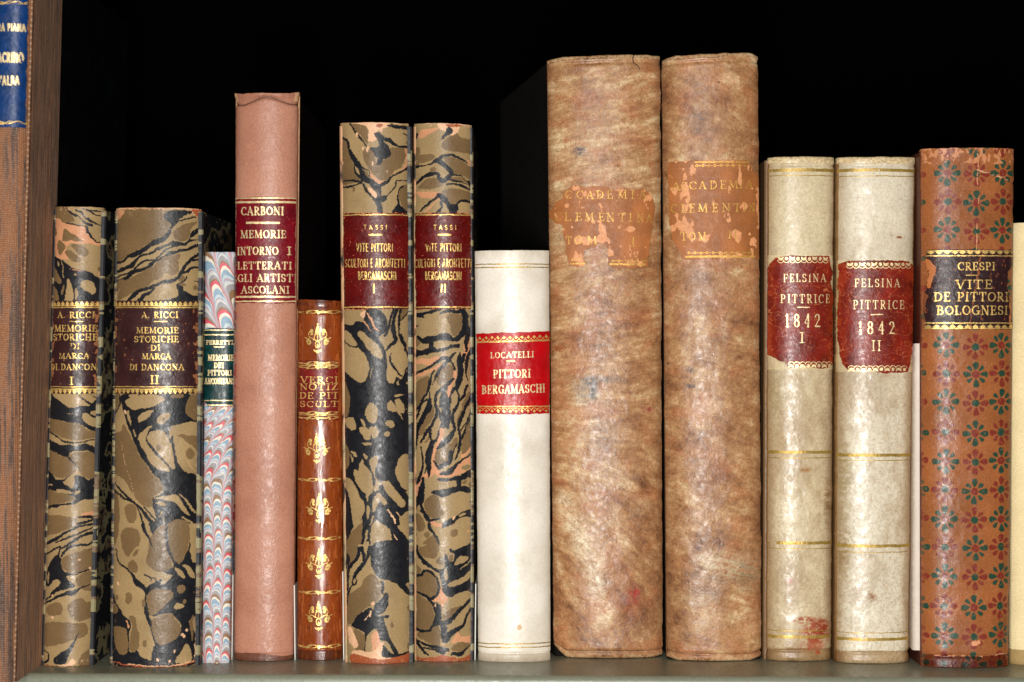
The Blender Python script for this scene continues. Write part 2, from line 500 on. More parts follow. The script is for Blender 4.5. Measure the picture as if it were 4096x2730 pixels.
# ------------------------------------------------------------------ a book
class Book:
    def __init__(self, name, label, cat, TL, TR, BR, BL, bottom, b=0.004, p=2.2, depth=0.14, jit=(1.5, 1.2), seed=1, cap=0.0, group=BOOKS, foot=None, corner=(0, 0, 0, 0)):
        self.corner = corner
        self.TL, self.TR, self.BR, self.BL = [np.array(q, dtype=np.float64) for q in (TL, TR, BR, BL)]
        self.bottom, self.b, self.p, self.depth, self.jit, self.seed, self.cap = bottom, b, p, depth, jit, seed, cap
        self.yref = D * HB / (bottom - CY) - D
        self.kz = S * (D + self.yref) / D
        self.zb = ZS if foot is None else (CY - foot) * self.kz
        self.kx = S * (D + self.yref + 0.75 * b) / D
        cx = (0.25 * (self.TL[0] + self.TR[0] + self.BL[0] + self.BR[0]) - CX) * self.kx
        self.o = (cx, self.yref + b + 0.01, self.zb)
        self.root = thing(name, label, cat, self.o, group)

    def ztop(self, u):
        return (CY - (self.TL[1] + (self.TR[1] - self.TL[1]) * u)) * self.kz

    def xl(self, v):
        return self.BL[0] + (self.TL[0] - self.BL[0]) * v

    def xr(self, v):
        return self.BR[0] + (self.TR[0] - self.BR[0]) * v

    def pos(self, u, v, off=0.0, jitter=False):
        qx = self.xl(v) * (1 - u) + self.xr(v) * u
        if jitter and self.jit[1]:
            n0 = fbm(v * 60, v * 0 + 3, self.seed + 5, 3) - .5
            n1 = fbm(v * 60, v * 0 + 9, self.seed + 6, 3) - .5
            qx = qx + self.jit[1] * 2 * (n0 * (1 - u) ** 6 + n1 * u ** 6)
        z = self.zb + (self.ztop(u) - self.zb) * v
        if jitter and self.jit[0]:
            n = fbm(u * 9, u * 0 + 1.5, self.seed + 2, 4) - .5
            fade = np.clip((v - .97) / .03, 0, 1)
            z = z + self.jit[0] * 2 * n * self.kz * fade
            n = fbm(u * 8, u * 0 + 4.5, self.seed + 4, 4)
            fade = np.clip((.015 - v) / .015, 0, 1)
            z = z + self.jit[0] * .8 * n * self.kz * fade
        if jitter:
            for cv, uu, low in ((self.corner[0], u, 0), (self.corner[1], 1 - u, 0), (self.corner[2], 1 - u, 1), (self.corner[3], u, 1)):
                if cv:
                    f = np.clip(1 - uu / .13, 0, 1) ** 1.4 * np.clip(((1 - v) if not low else v) * -28 + 1, 0, 1) * cv * self.kz
                    z = z + (f if low else -f)
        t = np.abs(2 * u - 1)
        y = self.yref + self.b * (.72 * t ** self.p + .28 * t ** 9)
        if self.cap:
            H = self.ztop(.5) - self.zb
            e = np.minimum(v, 1 - v) * H
            y = y + self.cap * (1 - np.sqrt(np.clip(1 - (1 - np.clip(e / (2.2 * self.cap), 0, 1)) ** 2, 0, 1)))
        if np.any(off):
            sl = self.b * (.72 * self.p * t ** (self.p - 1) + 2.52 * t ** 8) * np.sign(2 * u - 1) / max(1e-6, 0.5 * abs(self.BR[0] - self.BL[0]) * self.kx)
            nn = np.sqrt(1 + sl * sl)
            return np.stack([(qx - CX) * self.kx + off * sl / nn, y - off / nn, z], -1)
        return np.stack([(qx - CX) * self.kx, y, z], -1)

    def Yof(self, z):
        return CY - z / self.kz

    def uv(self, X, Y):
        z = (CY - Y) * self.kz
        v = (z - self.zb) / (self.ztop(.5) - self.zb)
        for _ in range(3):
            u = (X - self.xl(v)) / (self.xr(v) - self.xl(v))
            v = (z - self.zb) / (self.ztop(np.clip(u, 0, 1)) - self.zb)
        return np.clip(u, 0.0, 1.0), np.clip(v, 0.0, 1.0)

    def grid(self, res):
        w = 0.5 * (self.TR[0] - self.TL[0] + self.BR[0] - self.BL[0])
        h = self.bottom - 0.5 * (self.TL[1] + self.TR[1])
        nu, nv = int(w / res) + 2, int(h / res) + 2
        t = np.linspace(-1, 1, nu)
        t = np.sin(t * 1.25) / math.sin(1.25) * .6 + t * .4       # denser towards the rounded edges
        u, v = np.meshgrid((t + 1) / 2, np.linspace(0, 1, nv))
        p = self.pos(u, v)
        X = self.xl(v) * (1 - u) + self.xr(v) * u
        return u, v, X, self.Yof(p[..., 2])

    def spine(self, paint, mat, res=1.6, disp=None, name='spine', skirt=0.004, label=None):
        u, v, X, Y = self.grid(res)
        c = paint(X, Y, u, v)
        off = 0.0
        if isinstance(c, tuple):
            c, off = c
        P = self.pos(u, v, off, True)
        nv, nu = u.shape
        idx = np.arange(nv * nu).reshape(nv, nu)
        faces = [np.stack([idx[:-1, :-1], idx[:-1, 1:], idx[1:, 1:], idx[1:, :-1]], -1).reshape(-1, 4)]
        verts = [P.reshape(-1, 3)]
        cols = [np.asarray(c).reshape(-1, 3)]
        ring = np.concatenate([idx[0, :], idx[1:, -1], idx[-1, -2::-1], idx[-2:0:-1, 0]])
        rv = verts[0][ring].copy()
        rv[:, 1] = np.maximum(rv[:, 1] + skirt * .3, self.yref + self.b + skirt)
        n0 = nv * nu
        k = np.arange(len(ring))
        kn = (k + 1) % len(ring)
        faces.append(np.stack([ring[kn], ring[k], n0 + k, n0 + kn], -1))
        verts.append(rv)
        cols.append(cols[0][ring])
        c4 = [0, nu - 1, nu - 1 + nv - 1, 2 * (nu - 1) + nv - 1]
        faces.append(np.array([[n0 + c4[3], n0 + c4[2], n0 + c4[1], n0 + c4[0]]]))
        o = mk_mesh(name, np.concatenate(verts), np.concatenate(faces), mat, self.root, np.concatenate(cols), True, self.o, label)
        self.sp = o
        return o

    def boards(self, matL, matR=None, outL=0.0, outR=0.0, inset=0.0, th=0.0024, y0=0.0015, dxL=0.0, dxR=0.0, short=0.0012, label=None):
        """two boards and the leaves between them; outL/outR: pixels the board stands outside the spine's edge"""
        matR = matR or matL
        yb = self.yref + self.depth
        yf = self.yref + self.b + y0
        for side, mt in ((-1, matL), (1, matR)):
            dx = dxL if side < 0 else dxR
            V, top = [], 0
            for v in np.linspace(0, 1, 24):
                qx = (self.xl(v) - outL) if side < 0 else (self.xr(v) + outR)
                jn = 1.6 * (fbm(np.array([v * 50.]), np.array([1.0 * side]), self.seed + 21, 3)[0] - .5)
                x = (qx - CX) * self.kx - side * inset
                z = self.zb + (self.ztop(0 if side < 0 else 1) - short - self.zb) * v
                x0, x1 = x, x - side * th
                yy = yf + jn * 0.0003
                e = 0.0006
                V += [(x0, yy + e, z), (x0 - side * e, yy, z), (x1, yy, z), (x1 + dx, yb, z), (x0 + dx, yb, z)]
            F = []
            for i in range(23):
                a, b = i * 5, (i + 1) * 5
                for k in range(5):
                    q = [a + k, a + (k + 1) % 5, b + (k + 1) % 5, b + k]
                    F.append(q if side > 0 else q[::-1])
            F.append([0, 1, 2, 3, 4][::1 if side < 0 else -1])
            F.append([23 * 5 + k for k in range(5)][::-1 if side < 0 else 1])
            mk_mesh('cover_board', V, F, mt, self.root, None, False, self.o)
        V = []
        for v, dz in ((0, 0.0025), (1, -0.0035)):
            for side in (-1, 1):
                dx = dxL if side < 0 else dxR
                qx = (self.xl(v) - outL) if side < 0 else (self.xr(v) + outR)
                x = (qx - CX) * self.kx - side * (inset + th + 0.0002)
                z = self.zb + (self.ztop(0 if side < 0 else 1) - self.zb) * v + dz
                V += [(x, yf + 0.004, z), (x + dx * .97, yb - 0.004, z)]
        mk_mesh('page_block', V, [[0, 1, 3, 2], [4, 6, 7, 5], [0, 2, 6, 4], [1, 5, 7, 3], [0, 4, 5, 1], [2, 3, 7, 6]], M['page'], self.root, None, False, self.o)

    def patch(self, name, x0, x1, y0, y1, mat, paint=None, outline=None, gold=None, off=0.00034, res=0.9, parent=None, wob=1.6, seed=5, wear=0.0, label=None, smooth=False, raw=True):
        """a thin sheet following the spine: paint(P) colours it, outline cuts it, gold(P) keeps only a mask"""
        nx, ny = max(3, int((x1 - x0) / res)), max(3, int((y1 - y0) / res))
        X, Y = np.meshgrid(np.linspace(x0, x1, nx), np.linspace(y1, y0, ny))
        P = Painter(X, Y, (0, 0, 0), seed, wob)
        if gold is not None:
            gold(P)
            keep = P.m.copy()
            if wear > 0:
                n = fbm(X / 9, Y / 9, seed + 50, 3)
                big = fbm(X / 40, Y / 40, seed + 60, 2)
                keep &= (n + .5 * big) > (wear * .75 + .28)
        elif outline is not None:
            P.poly(None, outline, smooth, raw)
            keep = P.m.copy()
            P.m[:] = False
        else:
            keep = np.ones(X.shape, dtype=bool)
        v0 = self.xl(0.5)
        u, v = self.uv(X, Y)
        inside = (u > 0.004) & (u < 0.996) & (v > 0.001) & (v < .999)
        keep &= inside
        if paint:
            paint(P)
        pos = self.pos(u, v, off)
        idx = np.arange(nx * ny).reshape(ny, nx)
        kf = (keep[:-1, :-1].astype(int) + keep[1:, :-1] + keep[:-1, 1:] + keep[1:, 1:]) >= 3
        f = np.stack([idx[:-1, :-1], idx[:-1, 1:], idx[1:, 1:], idx[1:, :-1]], -1)[kf]
        used = np.unique(f)
        if len(used) == 0:
            return None
        mp = np.zeros(nx * ny, dtype=np.int64)
        mp[used] = np.arange(len(used))
        o = mk_mesh(name, pos.reshape(-1, 3)[used], mp[f], mat, parent or self.root,
                    P.c.reshape(-1, 3)[used] if paint else None, True, self.o, label)
        if name == 'title_label':
            md = o.modifiers.new('thickness', 'SOLIDIFY')
            md.thickness, md.offset = 0.0003, -1
        return o


def gilt(bk, name, x0, x1, ys, mat, g, lab, res=0.75, wear=0.1, seed=5, off=0.00042):
    """one gilt mesh for every range of heights in ys"""
    for k, (ya, yb) in enumerate(ys):
        o = bk.patch(name[k] if isinstance(name, (list, tuple)) else name, x0, x1, ya, yb, mat, None, None, g, off, res, wear=wear, seed=seed + k)
        if o and lab:
            o.parent = lab

# ------------------------------------------------------------------ the shelf and a black backdrop for the unlit depth
def shelf():
    m = mk('painted_shelf', color=(128, 130, 112), rough=0.34, spec=0.5, grain=(500, 0.08), grain2=(40, 0.10, 0.002), var=(24, 0.10), fine=(900, 0.10), rough_var=0.12)
    prof = []
    r = 0.003
    for a in np.linspace(90, 0, 7):
        prof.append((-r + r * (1 - math.cos(math.radians(a))) * 0 + 0, 0, a))
    V, F = [], []
    xs = np.linspace(-0.42, 0.42, 3)
    for x in xs:
        fy = -0.0395 - 0.0125 * x / 0.221 * 0.5
        pts = [(0.30, 0.0)]
        for a in np.linspace(90, 0, 8):
            pts.append((fy + r - r * math.cos(math.radians(a)), -r + r * math.sin(math.radians(a))))
        pts += [(fy, -0.030), (fy + 0.0015, -0.0315), (fy + 0.012, -0.0315), (fy + 0.012, -0.004), (0.30, -0.004)]
        n = len(pts)
        V += [(x, y, ZS + z) for y, z in pts]
    for i in range(len(xs) - 1):
        for k in range(n):
            a, b = i * n + k, i * n + (k + 1) % n
            F.append([a, b, b + n, a + n])
    F += [list(range(n))[::-1], [2 * n + k for k in range(n)]]
    o = mk_mesh('shelf_board', V, F, m, None, None, True)
    o['kind'] = 'structure'
    o.data.polygons.foreach_set('use_smooth', np.ones(len(o.data.polygons), dtype=bool))
    md = o.modifiers.new('edges', 'EDGE_SPLIT')
    md.split_angle = math.radians(35)
    b = mk('black_unlit_depth', color=(3, 3, 3), rough=0.9, spec=0.0, grain=None, var=(5, 0), fine=(5, 0))  # near-black colour stands in for unlit space behind the books
    bb = mk_mesh('backdrop_panel', [(-.6, .30, ZS - .05), (.6, .30, ZS - .05), (.6, .30, .4), (-.6, .30, .4), (-.6, .312, ZS - .05), (.6, .312, ZS - .05), (.6, .312, .4), (-.6, .312, .4)],
                 [[0, 1, 2, 3], [5, 4, 7, 6], [3, 2, 6, 7], [1, 0, 4, 5], [0, 3, 7, 4], [1, 5, 6, 2]], b, None, None, False)
    bb['kind'] = 'structure'


shelf()

# ------------------------------------------------------------------ marbled papers, traced shape by shape (crop pixels)
def ricci_one(P):
    P.crop(180, 820, 480, 1176)
    P.poly('d', [(150, 30), (370, 35), (400, 130), (470, 200), (480, 270), (300, 265), (160, 205)])
    P.poly('p', [(160, 210), (330, 280), (500, 320), (640, 360), (700, 480), (790, 560), (860, 600), (905, 610), (900, 680), (830, 640), (700, 600), (560, 620), (440, 600), (360, 700), (380, 850), (290, 860), (180, 800), (150, 600)])
    for q in ([(350, 365), (440, 440), (590, 540), (600, 580), (460, 560), (310, 560), (310, 420)], [(240, 540), (310, 590), (340, 680), (280, 780), (225, 760), (215, 640)],
              [(155, 330), (200, 400), (190, 480), (150, 470)], [(440, 630), (540, 620), (660, 680), (700, 750), (650, 815), (560, 790), (480, 700)],
              [(345, 740), (420, 710), (520, 790), (610, 870), (540, 900), (440, 870)], [(840, 980), (900, 960), (905, 1040), (850, 1040)]):
        P.poly('d', q)
    P.poly('p', [(830, 1080), (900, 1065), (900, 1200)])
    for q in ([(350, 35, 10), (400, 100, 35), (460, 150, 45), (560, 180, 20), (610, 240, 20), (700, 300, 60), (750, 320, 50)],
              [(520, 90, 30), (600, 120, 25), (650, 190, 25), (740, 240, 40), (830, 310, 15), (900, 330, 10)],
              [(620, 60, 15), (740, 110, 20), (820, 170, 15), (910, 185, 12)], [(640, 60, 20), (760, 90, 25), (890, 105, 30)],
              [(330, 280, 10), (430, 295, 25), (560, 330, 22), (660, 340, 20), (690, 420, 40), (760, 520, 30), (830, 590, 20), (900, 580, 18)]):
        P.line('k', q)
    P.poly('k', [(150, 820), (200, 815), (270, 860), (300, 870), (380, 940), (480, 1000), (640, 1030), (760, 1080), (820, 1140), (890, 1220), (890, 1490), (560, 1500), (330, 1500), (100, 1500), (100, 1190), (130, 1100)])
    P.poly('d', [(150, 960), (190, 1010), (280, 1190), (250, 1240), (170, 1190), (115, 1130), (110, 900)])
    P.poly('d', [(120, 1270), (200, 1330), (230, 1500), (100, 1500)])
    P.line('l', [(280, 880, 15), (300, 1000, 15), (320, 1150, 15)])
    for q in ([(380, 1170), (430, 1210), (470, 1350), (470, 1490), (330, 1490), (360, 1350)], [(510, 1310), (550, 1390), (530, 1490), (495, 1400)],
              [(640, 1175), (760, 1215), (810, 1320), (760, 1400), (660, 1340), (590, 1260)], [(200, 860), (240, 940), (215, 950)]):
        P.poly('l', q)
    P.ell('l', 500, 1090, 20, 18)
    P.poly('d', [(310, 1260), (330, 1300), (290, 1410), (280, 1330)])
    P.line('p', [(430, 1010, 6), (560, 1030, 12), (630, 1050, 8)])
    P.crop(160, 1560, 460, 840)
    P.poly('k', [(110, 40), (170, 80), (260, 140), (340, 200), (450, 185), (550, 180), (660, 125), (670, 470), (600, 465), (540, 440), (470, 390), (380, 375), (280, 340), (100, 315)])
    P.poly('l', [(490, 290), (540, 265), (600, 310), (660, 340), (650, 415), (560, 395), (500, 350)])
    P.poly('l', [(580, 250), (650, 240), (650, 290), (590, 280)])
    P.line('k', [(460, 70, 10), (500, 110, 20), (570, 150, 30)])
    P.line('k', [(580, 60, 6), (650, 110, 12)])
    P.line('l', [(320, 262, 5), (430, 270, 4)])
    P.poly('d', [(100, 325), (280, 345), (470, 395), (540, 450), (640, 480), (640, 540), (480, 560), (330, 550), (180, 500), (100, 470)])
    P.line('k', [(105, 475, 20), (200, 525, 16), (290, 575, 22), (400, 592, 20), (520, 580, 16), (650, 560, 14)])
    P.poly('k', [(95, 560), (160, 580), (240, 620), (350, 610), (420, 630), (520, 600), (580, 630), (650, 665), (650, 760), (560, 690), (470, 690), (370, 710), (340, 760), (250, 730), (150, 710), (90, 640)])
    P.poly('d', [(90, 680), (250, 735), (340, 765), (440, 860), (400, 940), (300, 985), (180, 970), (130, 920), (90, 900)])
    P.poly('d', [(360, 740), (480, 700), (580, 700), (640, 760), (630, 990), (560, 1000), (480, 960), (430, 860)])
    P.line('k', [(345, 760, 25), (400, 820, 14), (448, 870, 6)])
    P.poly('k', [(80, 910), (150, 950), (200, 1000), (300, 990), (400, 940), (300, 1010), (280, 1030), (350, 1090), (400, 1090), (410, 970), (450, 960), (500, 980), (560, 1010), (630, 1000), (630, 1210), (500, 1240), (400, 1290), (250, 1300), (80, 1350), (80, 1320), (140, 1280), (330, 1270), (400, 1250), (410, 1200), (200, 1140), (80, 1120)])
    P.poly('d', [(85, 1140), (200, 1150), (400, 1200), (400, 1240), (200, 1275), (85, 1310)])
    P.poly('l', [(200, 1120), (300, 1120), (390, 1150), (380, 1165), (230, 1150)])
    P.poly('l', [(415, 1140), (465, 1130), (460, 1165), (420, 1170)])
    P.poly('l', [(85, 1075), (145, 1060), (140, 1085)])
    P.poly('d', [(75, 1430), (220, 1410), (370, 1430), (430, 1470), (400, 1540), (75, 1568)])
    P.poly('p', [(480, 1400), (620, 1370), (620, 1440), (540, 1425)])
    P.line('k', [(420, 1440, 12), (520, 1430, 30), (610, 1450, 30)])
    P.line('k', [(350, 1560, 15), (450, 1510, 25), (600, 1470, 25)])
    P.crop(160, 2100, 460, 811)
    P.poly('d', [(65, 0), (430, 0), (300, 60), (65, 125)])
    for q in ([(65, 230, 30), (170, 160, 40), (300, 90, 25), (450, 20, 20), (580, 0, 15)], [(190, 190, 20), (350, 130, 20), (480, 80, 20), (590, 30, 15)],
              [(260, 260, 20), (350, 200, 30), (480, 120, 30), (585, 95, 35)], [(250, 340, 25), (330, 250, 30), (430, 220, 25), (510, 230, 25), (585, 185, 15)],
              [(65, 330, 15), (200, 250, 20), (240, 250, 20), (215, 330, 25)], [(490, 280, 6), (580, 270, 10)]):
        P.line('k', q)
    P.poly('k', [(200, 330), (250, 370), (240, 430), (290, 510), (420, 525), (300, 560), (400, 660), (330, 690), (230, 720), (160, 760), (120, 750), (240, 640), (180, 600), (110, 670), (50, 660), (75, 590), (85, 480), (130, 400)])
    P.poly('l', [(100, 510), (110, 560), (95, 640), (80, 600)])
    P.poly('d', [(250, 380), (300, 330), (480, 290), (580, 290), (575, 470), (470, 510), (330, 510), (250, 460)])
    P.line('k', [(290, 515, 15), (400, 530, 18), (570, 490, 15)])
    P.poly('d', [(430, 560), (570, 520), (570, 700), (500, 720), (420, 650)])
    P.line('k', [(50, 870, 20), (150, 810, 25), (300, 745, 35), (370, 740, 50), (440, 695, 20), (540, 650, 12)])
    P.line('k', [(50, 840, 20), (130, 770, 18), (170, 740, 15)])
    for x, y, r in ((150, 770, 12), (545, 485, 14), (445, 380, 8), (150, 1015, 13), (520, 1165, 8)):
        P.ell('c', x, y, r, r * 1.2)
    for q in ([(70, 920), (130, 860), (220, 845), (270, 890), (250, 970), (150, 1000), (90, 975)], [(320, 880), (370, 820), (470, 795), (510, 840), (560, 860), (555, 1000), (470, 1050), (370, 1020), (330, 960)],
              [(40, 1080), (250, 1060), (400, 1065), (510, 1090), (510, 1210), (400, 1240), (250, 1290), (120, 1320), (40, 1300)], [(550, 1360), (470, 1410), (420, 1520), (545, 1520)]):
        P.poly('d', q)
    P.poly('k', [(440, 1170), (380, 1310), (340, 1400), (290, 1510), (190, 1510), (170, 1460), (270, 1370), (350, 1300)])
    P.line('k', [(35, 1370, 15), (100, 1400, 18), (100, 1480, 25), (40, 1510, 20)])
    P.poly('c', [(330, 1500), (370, 1440), (390, 1520), (220, 1530)])
    P.line('r', [(20, 1528, 10), (200, 1538, 12), (330, 1546, 14), (545, 1532, 8)])


def ricci_two(P):
    P.crop(430, 820, 830, 1568)
    P.poly('d', [(120, 190), (290, 50), (960, 90), (900, 210), (1000, 290), (1010, 400), (950, 460), (820, 530), (640, 640), (400, 760), (230, 860), (120, 890)])
    P.poly('p', [(120, 80), (280, 80), (230, 180), (120, 220)])
    P.poly('k', [(1010, 90), (1330, 90), (1330, 120), (1230, 160), (1180, 210), (1110, 280), (1040, 370), (1020, 300), (910, 210)])
    P.line('k', [(120, 905, 30), (230, 890, 40), (350, 820, 50), (500, 760, 85), (640, 680, 65), (800, 590, 85), (960, 500, 75), (1020, 390, 40), (1060, 330, 40), (1150, 260, 25), (1280, 210, 30), (1380, 185, 25)])
    P.line('k', [(110, 1050, 40), (280, 1000, 60), (400, 960, 70), (470, 880, 50), (560, 800, 40), (740, 750, 30), (840, 680, 35), (1000, 620, 40), (1070, 590, 50)])
    P.poly('k', [(1050, 620), (1080, 580), (1160, 575), (1240, 590), (1300, 510), (1300, 440), (1370, 390), (1450, 320), (1450, 390), (1320, 510), (1340, 530), (1430, 540), (1300, 580), (1240, 630), (1080, 660), (980, 700)])
    P.line('k', [(980, 690, 35), (900, 740, 30), (840, 810, 30), (760, 870, 25), (620, 885, 35), (530, 940, 35), (450, 1010, 40), (380, 1060, 40), (240, 1100, 35), (115, 1160, 30)])
    P.line('k', [(1460, 590, 30), (1360, 650, 50), (1220, 710, 50), (1080, 740, 50), (990, 765, 60), (930, 810, 40), (860, 850, 35), (770, 890, 40), (700, 950, 50), (600, 1010, 50), (430, 1060, 50), (330, 1140, 60), (230, 1190, 45), (115, 1190, 30)])
    P.poly('d', [(1150, 780), (1130, 900), (1130, 1050), (1050, 1110), (960, 1075), (880, 1130), (720, 1230), (640, 1290), (450, 1370), (300, 1450), (180, 1480), (170, 1400), (230, 1270), (330, 1170), (560, 1060), (740, 960), (830, 880), (950, 810)])
    P.poly('d', [(1060, 450), (1090, 390), (1250, 290), (1400, 270), (1310, 400), (1280, 520), (1200, 570), (1080, 540)])
    P.poly('d', [(110, 1220), (300, 1190), (180, 1330), (110, 1400)])
    P.line('k', [(1460, 740, 50), (1380, 790, 45), (1280, 900, 50), (1190, 1030, 60), (1130, 1140, 50), (1040, 1200, 50), (900, 1210, 55), (790, 1270, 50), (640, 1320, 60), (520, 1360, 60), (400, 1450, 60), (340, 1510, 60)])
    for q in ([(1460, 830, 25), (1340, 870, 30)], [(1190, 1070, 40), (1260, 1050, 40), (1340, 970, 40), (1420, 970, 30), (1460, 1000, 20)], [(770, 1310, 40), (720, 1370, 40), (600, 1430, 60), (520, 1510, 60)],
              [(1270, 1110, 15), (1240, 1170, 30), (1180, 1220, 40), (1140, 1260, 50)], [(1360, 1190, 12), (1440, 1210, 30)], [(1420, 1290, 15), (1430, 1450, 15)]):
        P.line('k', q)
    P.poly('k', [(1110, 1250), (1150, 1240), (1210, 1290), (1220, 1340), (1330, 1410), (1440, 1440), (1450, 1510), (850, 1510), (1000, 1470), (1120, 1440), (1130, 1380)])
    P.poly('d', [(1130, 1180), (1200, 1100), (1230, 1130), (1180, 1200)])
    P.ell('d', 1200, 1255, 50, 25)
    P.ell('d', 1370, 1300, 35, 35)
    P.poly('r', [(1310, 60), (1450, 60), (1450, 210), (1340, 110)])
    P.line('c', [(1320, 75, 6), (1350, 130, 8), (1455, 215, 8)])
    P.line('c', [(1458, 40, 14), (1462, 440, 12)])
    P.line('c', [(120, 50, 20), (500, 62, 12), (900, 60, 14), (1450, 50, 14)])
    P.line('r', [(300, 40, 8), (700, 58, 6), (1000, 48, 8)])
    P.crop(430, 1560, 830, 1120)
    P.poly('k', [(200, 40), (900, 35), (900, 280), (1030, 370), (1025, 1568), (520, 1568), (570, 1440), (530, 1300), (530, 1220), (650, 1130), (600, 1000), (520, 920), (440, 800), (360, 680), (300, 540), (240, 400), (190, 230)])
    P.poly('d', [(160, 470), (190, 380), (300, 560), (360, 690), (440, 810), (520, 930), (600, 1010), (650, 1120), (540, 1200), (530, 1310), (440, 1310), (330, 1200), (200, 1020), (60, 920), (50, 530)])
    for q in ([(220, 120), (420, 60), (580, 50), (660, 95), (640, 130), (560, 170), (470, 205), (400, 200), (330, 230), (250, 200)], [(260, 55), (380, 45), (320, 95), (260, 90)],
              [(580, 340), (640, 270), (710, 255), (715, 300), (660, 380), (590, 390)], [(380, 290), (470, 240), (540, 225), (480, 310), (400, 370), (370, 360)],
              [(365, 520), (440, 450), (530, 395), (480, 470), (460, 560), (500, 650), (600, 760), (700, 870), (710, 915), (600, 895), (520, 830), (460, 720), (390, 610)],
              [(480, 500), (560, 455), (630, 455), (690, 530), (740, 650), (770, 800), (780, 880), (740, 880), (650, 780), (540, 650), (480, 570)],
              [(710, 460), (760, 400), (900, 370), (960, 360), (1030, 440), (1025, 940), (960, 945), (870, 910), (800, 800), (770, 650), (750, 520), (715, 560)],
              [(550, 1220), (650, 1190), (790, 1185), (830, 1240), (920, 1380), (930, 1410), (860, 1370), (800, 1290), (700, 1240)], [(560, 1270), (640, 1255), (690, 1290), (640, 1295)],
              [(250, 240), (290, 390), (270, 390), (230, 280)]):
        P.poly('l', q)
    for q in ([(735, 80), (780, 45), (860, 55), (850, 95), (760, 100)], [(800, 520), (900, 505), (1025, 550), (1020, 730), (960, 640), (870, 560)],
              [(920, 80), (1030, 45), (1030, 340), (900, 290), (890, 200)], [(700, 1500), (800, 1455), (900, 1480), (930, 1568), (700, 1568)], [(50, 40), (135, 50), (130, 200), (50, 290)],
              [(210, 1330), (270, 1280), (340, 1320), (355, 1420), (320, 1490), (250, 1480), (210, 1400)], [(50, 1170), (130, 1230), (140, 1568), (50, 1568)]):
        P.poly('d', q)
    for x, y, a, b in ((650, 335, 20, 18), (595, 650, 25, 40), (930, 720, 40, 65)):
        P.ell('d', x, y, a, b)
    for q in ([(830, 1170, 15), (920, 1290, 25), (980, 1390, 20)], [(640, 1370, 20), (610, 1420, 10)], [(660, 1440, 15), (660, 1520, 12)], [(860, 1430, 20), (960, 1510, 20)], [(315, 450, 15), (335, 515, 12)]):
        P.line('l', q)
    for q in ([(145, 45, 15), (140, 200, 15), (90, 270, 15), (50, 400, 20)], [(65, 1040, 10), (150, 1130, 25), (250, 1210, 30), (330, 1280, 35), (400, 1330, 35), (480, 1440, 40), (560, 1540, 40)],
              [(45, 1120, 30), (150, 1190, 25), (230, 1230, 25), (330, 1280, 15), (390, 1400, 20), (430, 1500, 25), (450, 1568, 25)], [(440, 1320, 15), (500, 1390, 20), (560, 1460, 20)]):
        P.line('k', q)
    P.line('c', [(165, 590, 3), (200, 800, 3), (280, 1020, 3), (330, 1180, 3)])
    P.line('c', [(870, 770, 3), (930, 850, 4), (990, 935, 5)])
    P.ell('c', 213, 255, 12, 18)
    P.crop(430, 2100, 830, 1081)
    P.poly('l', [(10, 0), (1000, 0), (1000, 1480), (10, 1480)], smooth=False, wob=0)
    for q in ([(40, -20), (135, -20), (100, 180), (40, 230)], [(150, 130), (200, 50), (290, 35), (360, 70), (380, 190), (300, 270), (240, 360), (180, 270)], [(290, 330), (330, 270), (355, 265), (340, 320), (310, 345)],
              [(240, 430), (290, 390), (340, 430), (355, 490), (310, 520), (250, 480)], [(520, 90), (620, 20), (650, 10), (650, 170), (680, 300), (710, 430), (690, 490), (590, 510), (500, 480), (440, 400), (470, 290), (470, 200)]):
        P.poly('d', q)
    P.line('k', [(400, -10, 30), (430, 70, 40), (470, 140, 25), (510, 235, 20)])
    P.poly('k', [(470, -10), (640, -10), (600, 15), (540, 70), (520, 100)])
    P.poly('d', [(680, 0), (870, 0), (890, 150), (870, 300), (830, 400), (790, 430), (730, 380), (690, 250), (665, 120)])
    P.line('k', [(655, 10, 25), (655, 150, 30), (680, 270, 30), (730, 390, 30), (760, 430, 40)])
    P.line('k', [(75, 260, 8), (115, 300, 12), (105, 370, 14), (160, 440, 18), (240, 490, 20), (300, 560, 30), (330, 620, 60), (400, 670, 50), (450, 740, 50), (440, 860, 30), (450, 940, 50), (490, 1060, 40), (520, 1180, 30), (550, 1290, 30), (560, 1400, 30)])
    P.line('k', [(450, 700, 40), (560, 640, 50), (600, 610, 30)])
    P.line('k', [(430, 540, 15), (490, 570, 20), (500, 610, 15)])
    P.line('k', [(500, 575, 15), (545, 580, 15), (555, 620, 15), (590, 620, 25)])
    P.poly('k', [(610, 510), (720, 470), (720, 400), (790, 440), (840, 380), (880, 280), (895, 170), (910, 380), (960, 430), (965, 1000), (890, 1060), (905, 1200), (860, 1310), (760, 1440), (760, 1520), (550, 1520), (550, 1300), (700, 1280), (790, 1220), (810, 1120), (760, 1010), (710, 960), (640, 960), (530, 990), (480, 970), (450, 900), (450, 760), (470, 690), (560, 660), (640, 640), (700, 580), (720, 545), (650, 530)], smooth=False)
    P.poly('k', [(550, 1290), (900, 1100), (960, 1480), (940, 1530), (540, 1530)])
    for q in ([(450, 760), (540, 700), (690, 710), (730, 770), (690, 830), (620, 900), (540, 970), (490, 970), (460, 880)], [(500, 1050), (570, 990), (700, 965), (750, 1020), (800, 1130), (780, 1220), (680, 1280), (580, 1290), (530, 1200)],
              [(930, 1010), (920, 1280), (895, 1080)]):
        P.poly('d', q)
    P.ell('d', 805, 705, 45, 42)
    P.ell('d', 840, 840, 18, 26)
